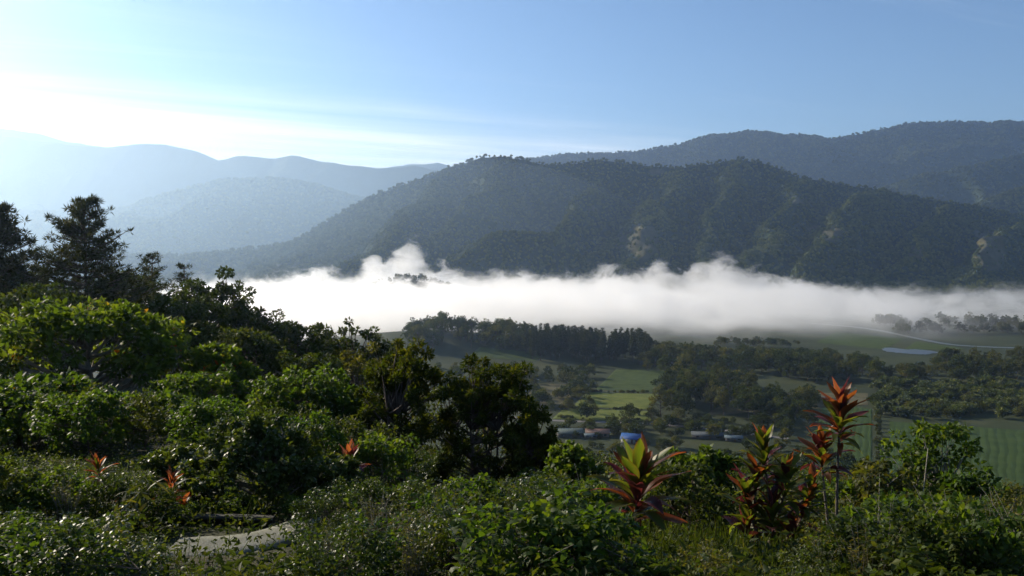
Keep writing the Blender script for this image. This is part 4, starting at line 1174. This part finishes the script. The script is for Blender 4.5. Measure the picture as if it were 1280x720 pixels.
def cord_leaf(seed, arch, curl):
    """lanceolate leaf of unit length along +Y: narrow stalk, wide middle, pointed tip, folded on its rib and arching over"""
    rng = np.random.default_rng(seed)
    n = 11
    t = np.linspace(0, 1, n)
    wd_ = 0.115 * np.sin(np.clip((t - 0.02) / 0.98, 0, 1) ** 1.15 * math.pi) ** 0.85 + 0.018 * (1 - t)
    wd_[-1] = 0.002
    ang = -arch * t ** 1.5
    dy = np.cos(ang) / (n - 1); dz = np.sin(ang) / (n - 1)
    yc = np.concatenate([[0], np.cumsum(dy[1:])]); zc_ = np.concatenate([[0], np.cumsum(dz[1:])])
    s_ = np.array([-1, -.5, 0, .5, 1.0])
    wave = curl * np.sin(t * 9 + rng.uniform(0, 6))[:, None] * np.abs(s_)[None] ** 2 * .02
    tw = rng.normal() * 0.5 * t
    X = wd_[:, None] * s_[None] * np.cos(tw)[:, None]
    Zf = (np.abs(s_)[None] * wd_[:, None]) * 0.42 + wave + (wd_[:, None] * s_[None] * np.sin(tw)[:, None])
    V = np.stack([X + 0.06 * rng.normal() * (t ** 2)[:, None], np.broadcast_to(yc[:, None], X.shape), zc_[:, None] + Zf], -1)
    i, j = np.meshgrid(np.arange(n - 1), np.arange(4), indexing='ij')
    q = np.stack([i * 5 + j, i * 5 + j + 1, (i + 1) * 5 + j + 1, (i + 1) * 5 + j], -1).reshape(-1, 4)
    mb = MB(); mb.add(V, q, np.broadcast_to(np.abs(s_)[None] ** 1.5, X.shape).ravel())
    return mb
CL = {}
for mi, m_ in enumerate(CM):
    for k, (a, c) in enumerate(((0.35, 1), (0.8, 1.4), (1.3, 1.0), (0.55, 1.6))):
        CL[mi, k] = cord_leaf(40 + k, a, c).mesh('cordyline_leaf', m_, True)
M['cane'] = plain('ringed_cane', [(0.3, (0.07, 0.055, 0.045)), (0.7, (0.19, 0.16, 0.13))], 4.0, 0.8, 4, 0.5, 30, (1, 1, 12))

def cordyline(label, base_px, Y, heads, seed, pal, group=None):
    """heads: (px, py of the rosette's heart, leaf length in m, number of leaves, tuft length in m)"""
    rng = np.random.default_rng(seed)
    x = xat(base_px, Y); z = float(ground(x, Y)) - 0.05
    e = empty('cordyline', (x, Y, z))
    tag(e, label, 'cordyline', group)
    O = np.array((x, Y, z))
    for hn, (px, py, L, n, tl) in enumerate(heads):
        c = at(px, py, Y + rng.uniform(-.12, .12)) - O
        b = np.array((rng.normal() * .05, rng.normal() * .05, 0.0))
        mid = (b + c) / 2 + np.array((rng.normal() * .05 - 0.25 * (c[0] - b[0]), rng.normal() * .05, 0.05))
        pts = bez(b, mid, c, 9)
        mb = MB(); rr = np.linspace(0.02, 0.012, 9) * (1 + 0.12 * (np.arange(9) % 2))
        tube(mb, pts, rr, 8)
        link('stem', mb.mesh('cordyline_stem', M['cane'], True), e)
        ax = unit((pts[-1] - pts[-3]) + np.array((0, 0, .15)))
        for k in range(n):
            f = k / max(1, n - 1)                       # 0 oldest, lowest leaf - 1 youngest
            az = k * 2.399 + rng.normal() * .25
            el = math.radians(8 + 72 * f ** 0.8 + rng.normal() * 9)
            d = np.array((math.cos(az) * math.cos(el), math.sin(az) * math.cos(el), math.sin(el)))
            p0 = c + ax * tl * (f - 0.55)
            mi = pal[0][int(rng.integers(len(pal[0])))] if f < 0.62 else pal[1][int(rng.integers(len(pal[1])))]
            kk = 2 if f < 0.25 else (1 if f < 0.5 else (3 if f < .8 else 0))
            if rng.random() < .25:
                kk = int(rng.integers(4))
            lf = link('leaf', CL[mi, kk], e)
            yv = Vector(d); zv = Vector((0, 0, 1)); zv = (zv - yv * zv.dot(yv)).normalized() if abs(d[2]) < .98 else Vector((-math.cos(az), -math.sin(az), 0))
            xv = yv.cross(zv).normalized(); zv = xv.cross(yv)
            R3 = Matrix((xv, yv, zv)).transposed()
            lf.rotation_euler = R3.to_euler()
            lf.location = p0
            s = L * rng.uniform(.78, 1.12) * (0.72 + 0.38 * math.sin(min(1, f * 1.25 + .15) * math.pi * .75))
            lf.scale = (s * rng.uniform(.85, 1.25), s, s)
    return e
cordyline('large single-stemmed cordyline with broad bronze and green leaves', 797, 9.2, [(797, 622, 0.60, 42, 0.42)], 5, ([0, 2, 2, 1, 0], [0, 3, 2, 2, 0]))
cordyline('bushy dark cordyline with many overlapping green and maroon heads', 962, 9.8,
          [(956, 582, 0.36, 26, 0.36), (982, 612, 0.36, 24, 0.34), (936, 636, 0.38, 24, 0.34), (1000, 648, 0.36, 24, 0.34), (965, 655, 0.38, 26, 0.34), (945, 606, 0.34, 22, .3), (985, 680, .36, 22, .3), (935, 672, .36, 22, .3), (1008, 622, .32, 20, .3)], 6, ([2, 1, 2, 2], [0, 2, 1, 2]))
cordyline('tall cordyline with two red-tipped heads on slender bare stems', 1052, 10.6, [(1050, 532, 0.42, 40, 0.42), (1027, 578, 0.38, 28, 0.32)], 7, ([1, 2, 0, 2], [1, 0, 0, 3]))
cordyline('small orange-tipped cordyline rising from the shrubs below the golden trees', 436, 16.5, [(437, 585, 0.46, 22, 0.3)], 8, ([0, 2, 1], [3, 0, 3]))
cordyline('little red-headed cordyline in the dark corner under the canopy trees', 128, 13.5, [(123, 592, 0.30, 18, 0.22), (140, 632, 0.28, 16, 0.2)], 9, ([2, 0], [3, 3, 0]))
cordyline('reddish cordyline by the low dark wall', 205, 12.6, [(214, 612, 0.30, 18, 0.24), (196, 642, 0.28, 16, 0.2), (228, 640, 0.26, 14, .2)], 10, ([0, 2], [3, 0]))

# ---------------------------------------------------------------- undergrowth and grass
def undergrowth():
    rng = np.random.default_rng(17)
    mb = MB()
    n = 130000
    Y = 5.5 + 34 * rng.random(n) ** 1.5
    px = rng.uniform(-100, 1380, n); X = xat(px, Y)
    gx, gy = to_px(X, Y, ground(X, Y))
    keep = path_far(X, Y) & (fbm(X / 1.2, Y / 1.2, 4, 3) > 0.33) & (rng.random(n) < 0.75 + 0.25 * sstep(Y, 8, 14))
    X, Y = X[keep], Y[keep]; n = len(X)
    hgt = rng.random(n) ** 1.2 * (0.04 + 0.55 * sstep(fbm(X / 1.6, Y / 1.6, 6, 3), .35, .75))
    P = np.stack([X, Y, ground(X, Y) + hgt], -1)
    D = unit(rng.normal(size=(n, 3)) * np.array((1, 1, .5)) + np.array((0, 0, .25)))
    N = unit(np.array((0, 0, .8)) + rng.normal(size=(n, 3)) * .75)
    L = rng.uniform(.04, .11, n)
    leaves(mb, rng, P, D, N, L, L * rng.uniform(.35, .6, n), .15, .2, False)
    return mb.mesh('undergrowth', M['dark_leaf'])
tag(link('undergrowth', undergrowth()), 'tangle of low green leaves covering the near slope', 'undergrowth', None, 'stuff')
M['grass'] = leaf_mat('grass_blades', [(0, (0.028, 0.052, 0.014)), (0.85, (0.050, 0.078, 0.022)), (1, (0.12, 0.115, 0.05))], 0.3, 0.5, 0.3)
def grass():
    rng = np.random.default_rng(19)
    mb = MB()
    n = 26000
    Y = 6 + 12 * rng.random(n) ** 1.2
    px = np.where(rng.random(n) < .75, rng.uniform(760, 1400, n), rng.uniform(-100, 1380, n)); X = xat(px, Y)
    gx, gy = to_px(X, Y, ground(X, Y))
    keep = path_far(X, Y) & (fbm(X / 1.0, Y / 1.0, 14, 3) > 0.40)
    X, Y = X[keep], Y[keep]; n = len(X)
    P = np.stack([X, Y, ground(X, Y) - .02], -1)
    D = unit(rng.normal(size=(n, 3)) * np.array((.35, .35, .1)) + np.array((0, 0, 1.0)))
    N = unit(rng.normal(size=(n, 3)) * np.array((1, 1, .2)))
    L = rng.uniform(.15, .5, n)
    leaves(mb, rng, P, D, N, L, rng.uniform(.008, .016, n), .1, .22, True)
    return mb.mesh('grass', M['grass'])
tag(link('grass', grass()), 'long weedy grass growing between the shrubs of the near slope', 'grass', None, 'stuff')

# bare pale stalks leaning out of the undergrowth
M['stalk'] = plain('dry_stalk', [(0.3, (0.20, 0.17, 0.12)), (0.7, (0.38, 0.34, 0.25))], 5.0, 0.8)
def stalk(label, a, b, Y, r=0.008, seed=0, leafy=True):
    rng = np.random.default_rng(seed)
    A = at(*a, Y); B = at(*b, Y + .4)
    A[2] = min(A[2], float(ground(A[0], A[1])) - .02)
    e = empty('stalk_plant', tuple(A)); tag(e, label, 'plant')
    pts = bez(np.zeros(3), (B - A) * .5 + np.array((0.03, 0, .08)), B - A, 9)
    mb = MB(); tube(mb, pts, np.linspace(r, r * .5, 9), 6)
    link('stem', mb.mesh('stalk', M['stalk'], True), e)
    if leafy:
        mb = MB()
        n = 46
        k = rng.integers(5, 9, n)
        c = pts[k] + rng.normal(size=(n, 3)) * .09
        leaves(mb, rng, c, unit(rng.normal(size=(n, 3)) + np.array((.6, 0, .1))), unit(rng.normal(size=(n, 3)) * .4 + np.array((0, 0, 1))), .22, .035, .1, .35, True)
        link('foliage', mb.mesh('stalk_foliage', M['olive_leaf']), e)
stalk('pale slanting stalk with drooping leaf tip in the near corner of the undergrowth', (70, 722), (135, 660), 8.0, .008, 1)
stalk('long pale stalk leaning up towards the reddish cordyline', (62, 740), (178, 612), 8.6, .009, 2)
stalk('thin dry stalk crossing the shrubs near the end of the curved path', (375, 655), (412, 615), 11.5, .006, 3, False)
stalk('bare forked twig leaning in the shrubs under the golden trees', (592, 690), (622, 640), 11.0, .008, 4, False)
stalk('upright dry stem between the golden trees and the big cordyline', (655, 690), (660, 630), 11.0, .007, 5, False)
stalk('bare grey stick standing in the shrubs before the crop field', (1145, 640), (1160, 560), 12.5, .010, 6, False)

# ---------------------------------------------------------------- fog bank, valley mist and haze
def box_obj(name, lo, hi, material):
    mb = MB(); lo = np.array(lo, float); hi = np.array(hi, float)
    box(mb, (lo + hi) / 2, hi - lo)
    return link(name, mb.mesh(name, material))

def fog_material():
    m_, t = mat('fog_vapour')
    tcx = t.node('ShaderNodeTexCoord')
    v = tcx.outputs['Object']
    s_ = t.node('ShaderNodeSeparateXYZ'); t.l.new(v, s_.inputs[0])
    x, y, z = s_.outputs
    sq = t.node('ShaderNodeMapping'); sq.inputs['Scale'].default_value = (1.0, 0.8, 1.5); t.l.new(v, sq.inputs[0])
    n1 = t.noise(sq.outputs[0], 1 / 130, 2.0, 0.5)
    n2 = t.noise(sq.outputs[0], 1 / 32, 5.0, 0.62, 0.8)
    top = t.lin(x, 150, 760, 37, 13)
    for (px, Y, r, h) in FOG_PUFFS:
        gx = xat(px, Y)
        dx = t.m('DIVIDE', t.m('SUBTRACT', x, gx), r)
        dy = t.m('DIVIDE', t.m('SUBTRACT', y, Y), r * 1.3)
        d2 = t.m('ADD', t.m('MULTIPLY', dx, dx), t.m('MULTIPLY', dy, dy))
        top = t.m('ADD', top, t.m('MULTIPLY', t.m('EXPONENT', t.m('MULTIPLY', d2, -1.0)), h))
    h = t.m('SUBTRACT', t.m('ADD', top, t.m('ADD', t.m('MULTIPLY', t.m('SUBTRACT', n1, .5), 46.0), t.m('MULTIPLY', t.m('SUBTRACT', n2, .5), 100.0))), z)
    den = t.sstep(h, 0.0, 9.0)
    yf = t.m('ADD', t.m('SUBTRACT', t.lin(x, 120, 560, 790, 840), t.lin(x, -260, -80, 110.0, 0.0)), t.m('MULTIPLY', t.m('SUBTRACT', n1, .5), 260.0))
    den = t.m('MULTIPLY', den, t.sstep(t.m('SUBTRACT', y, yf), 0.0, 320.0))
    den = t.m('MULTIPLY', den, t.sstep(t.m('ADD', y, t.m('MULTIPLY', t.m('SUBTRACT', n2, .5), 160.0)), 1480.0, 1640.0, 1.0, 0.0))
    n3 = t.noise(sq.outputs[0], 1 / 75, 3.0, 0.6, 0.4)
    den = t.m('MULTIPLY', den, t.sstep(n3, 0.36, 0.58, 0.25, 1.0))
    pv = t.node('ShaderNodeVolumePrincipled')
    pv.inputs['Color'].default_value = (1, 1, 1, 1)
    pv.inputs['Anisotropy'].default_value = 0.55
    t.l.new(t.m('MULTIPLY', t.m('MULTIPLY', den, t.sstep(t.m('ADD', x, t.m('MULTIPLY', t.m('SUBTRACT', n1, .5), 200.0)), -520.0, -300.0)), t.lin(x, 100, 700, 0.027, 0.011)), pv.inputs['Density'])
    t.l.new(pv.outputs[0], t.out.inputs['Volume'])
    try:
        m_.volume_intersection_method = 'FAST'
    except Exception:
        pass
    m_.cycles.volume_step_rate = 0.24
    return m_
FOG_PUFFS = [(520, 1440, 26, 56), (488, 1435, 32, 30), (462, 1440, 26, 26), (555, 1400, 30, 24), (905, 1430, 45, 44), (875, 1425, 30, 22), (825, 1430, 30, 30), (955, 1410, 34, 26), (760, 1420, 30, 18), (1010, 1380, 30, 16), (400, 1420, 40, 16)]
fog = box_obj('fog_bank', (-800, 640, -2), (950, 1680, 112), fog_material())
tag(fog, 'white fog bank filling the valley in front of the wooded mountain', 'fog', None, 'stuff')

def vol(name, color, density, g):
    m_, t = mat(name)
    pv = t.node('ShaderNodeVolumePrincipled')
    pv.inputs['Color'].default_value = (*color, 1)
    pv.inputs['Density'].default_value = density
    pv.inputs['Anisotropy'].default_value = g
    t.l.new(pv.outputs[0], t.out.inputs['Volume'])
    return m_
haze = box_obj('haze', (-9800, -600, -480), (9800, 9600, 930), vol('haze_air', (0.52, 0.71, 1.0), 0.9e-4, 0.66))
tag(haze, 'thin blue morning haze filling the whole valley', 'haze', None, 'stuff')

def mist(name, label, c, r, density, g):
    bm_ = MB()
    n, m_ = 24, 40
    th = np.linspace(0, math.pi, n)[:, None]; ph = np.linspace(0, 2 * math.pi, m_, endpoint=False)[None]
    V = np.stack([np.sin(th) * np.cos(ph), np.sin(th) * np.sin(ph), np.cos(th) * np.ones_like(ph)], -1)[1:-1]
    V = V * np.array(r) * (1 + 0.25 * (fbm(V[..., 0] * 2 + 5, V[..., 1] * 2 + V[..., 2], 7, 3) - .5))[..., None]
    k = n - 2
    i, j = np.meshgrid(np.arange(k - 1), np.arange(m_), indexing='ij'); j2 = (j + 1) % m_
    q = np.stack([i * m_ + j, (i + 1) * m_ + j, (i + 1) * m_ + j2, i * m_ + j2], -1).reshape(-1, 4)
    bm_.add(np.concatenate([V.reshape(-1, 3), [(0, 0, r[2]), (0, 0, -r[2])]]), q)
    a = np.arange(m_); b = (a + 1) % m_
    bm_.f.append(np.stack([a, b, np.full(m_, k * m_)], -1)); bm_.mi.append(np.zeros(m_))
    bm_.f.append(np.stack([b + (k - 1) * m_, a + (k - 1) * m_, np.full(m_, k * m_ + 1)], -1)); bm_.mi.append(np.zeros(m_))
    o = link(name, bm_.mesh(name, vol(name + '_air', (0.58, 0.79, 1.0), density, g)))
    o.location = c
    return tag(o, label, 'mist', None, 'stuff')
mist('valley_mist', 'pale mist pooled in the sunward end of the valley', (-1300, 2400, 50), (1800, 930, 400), 3.0e-4, 0.55)
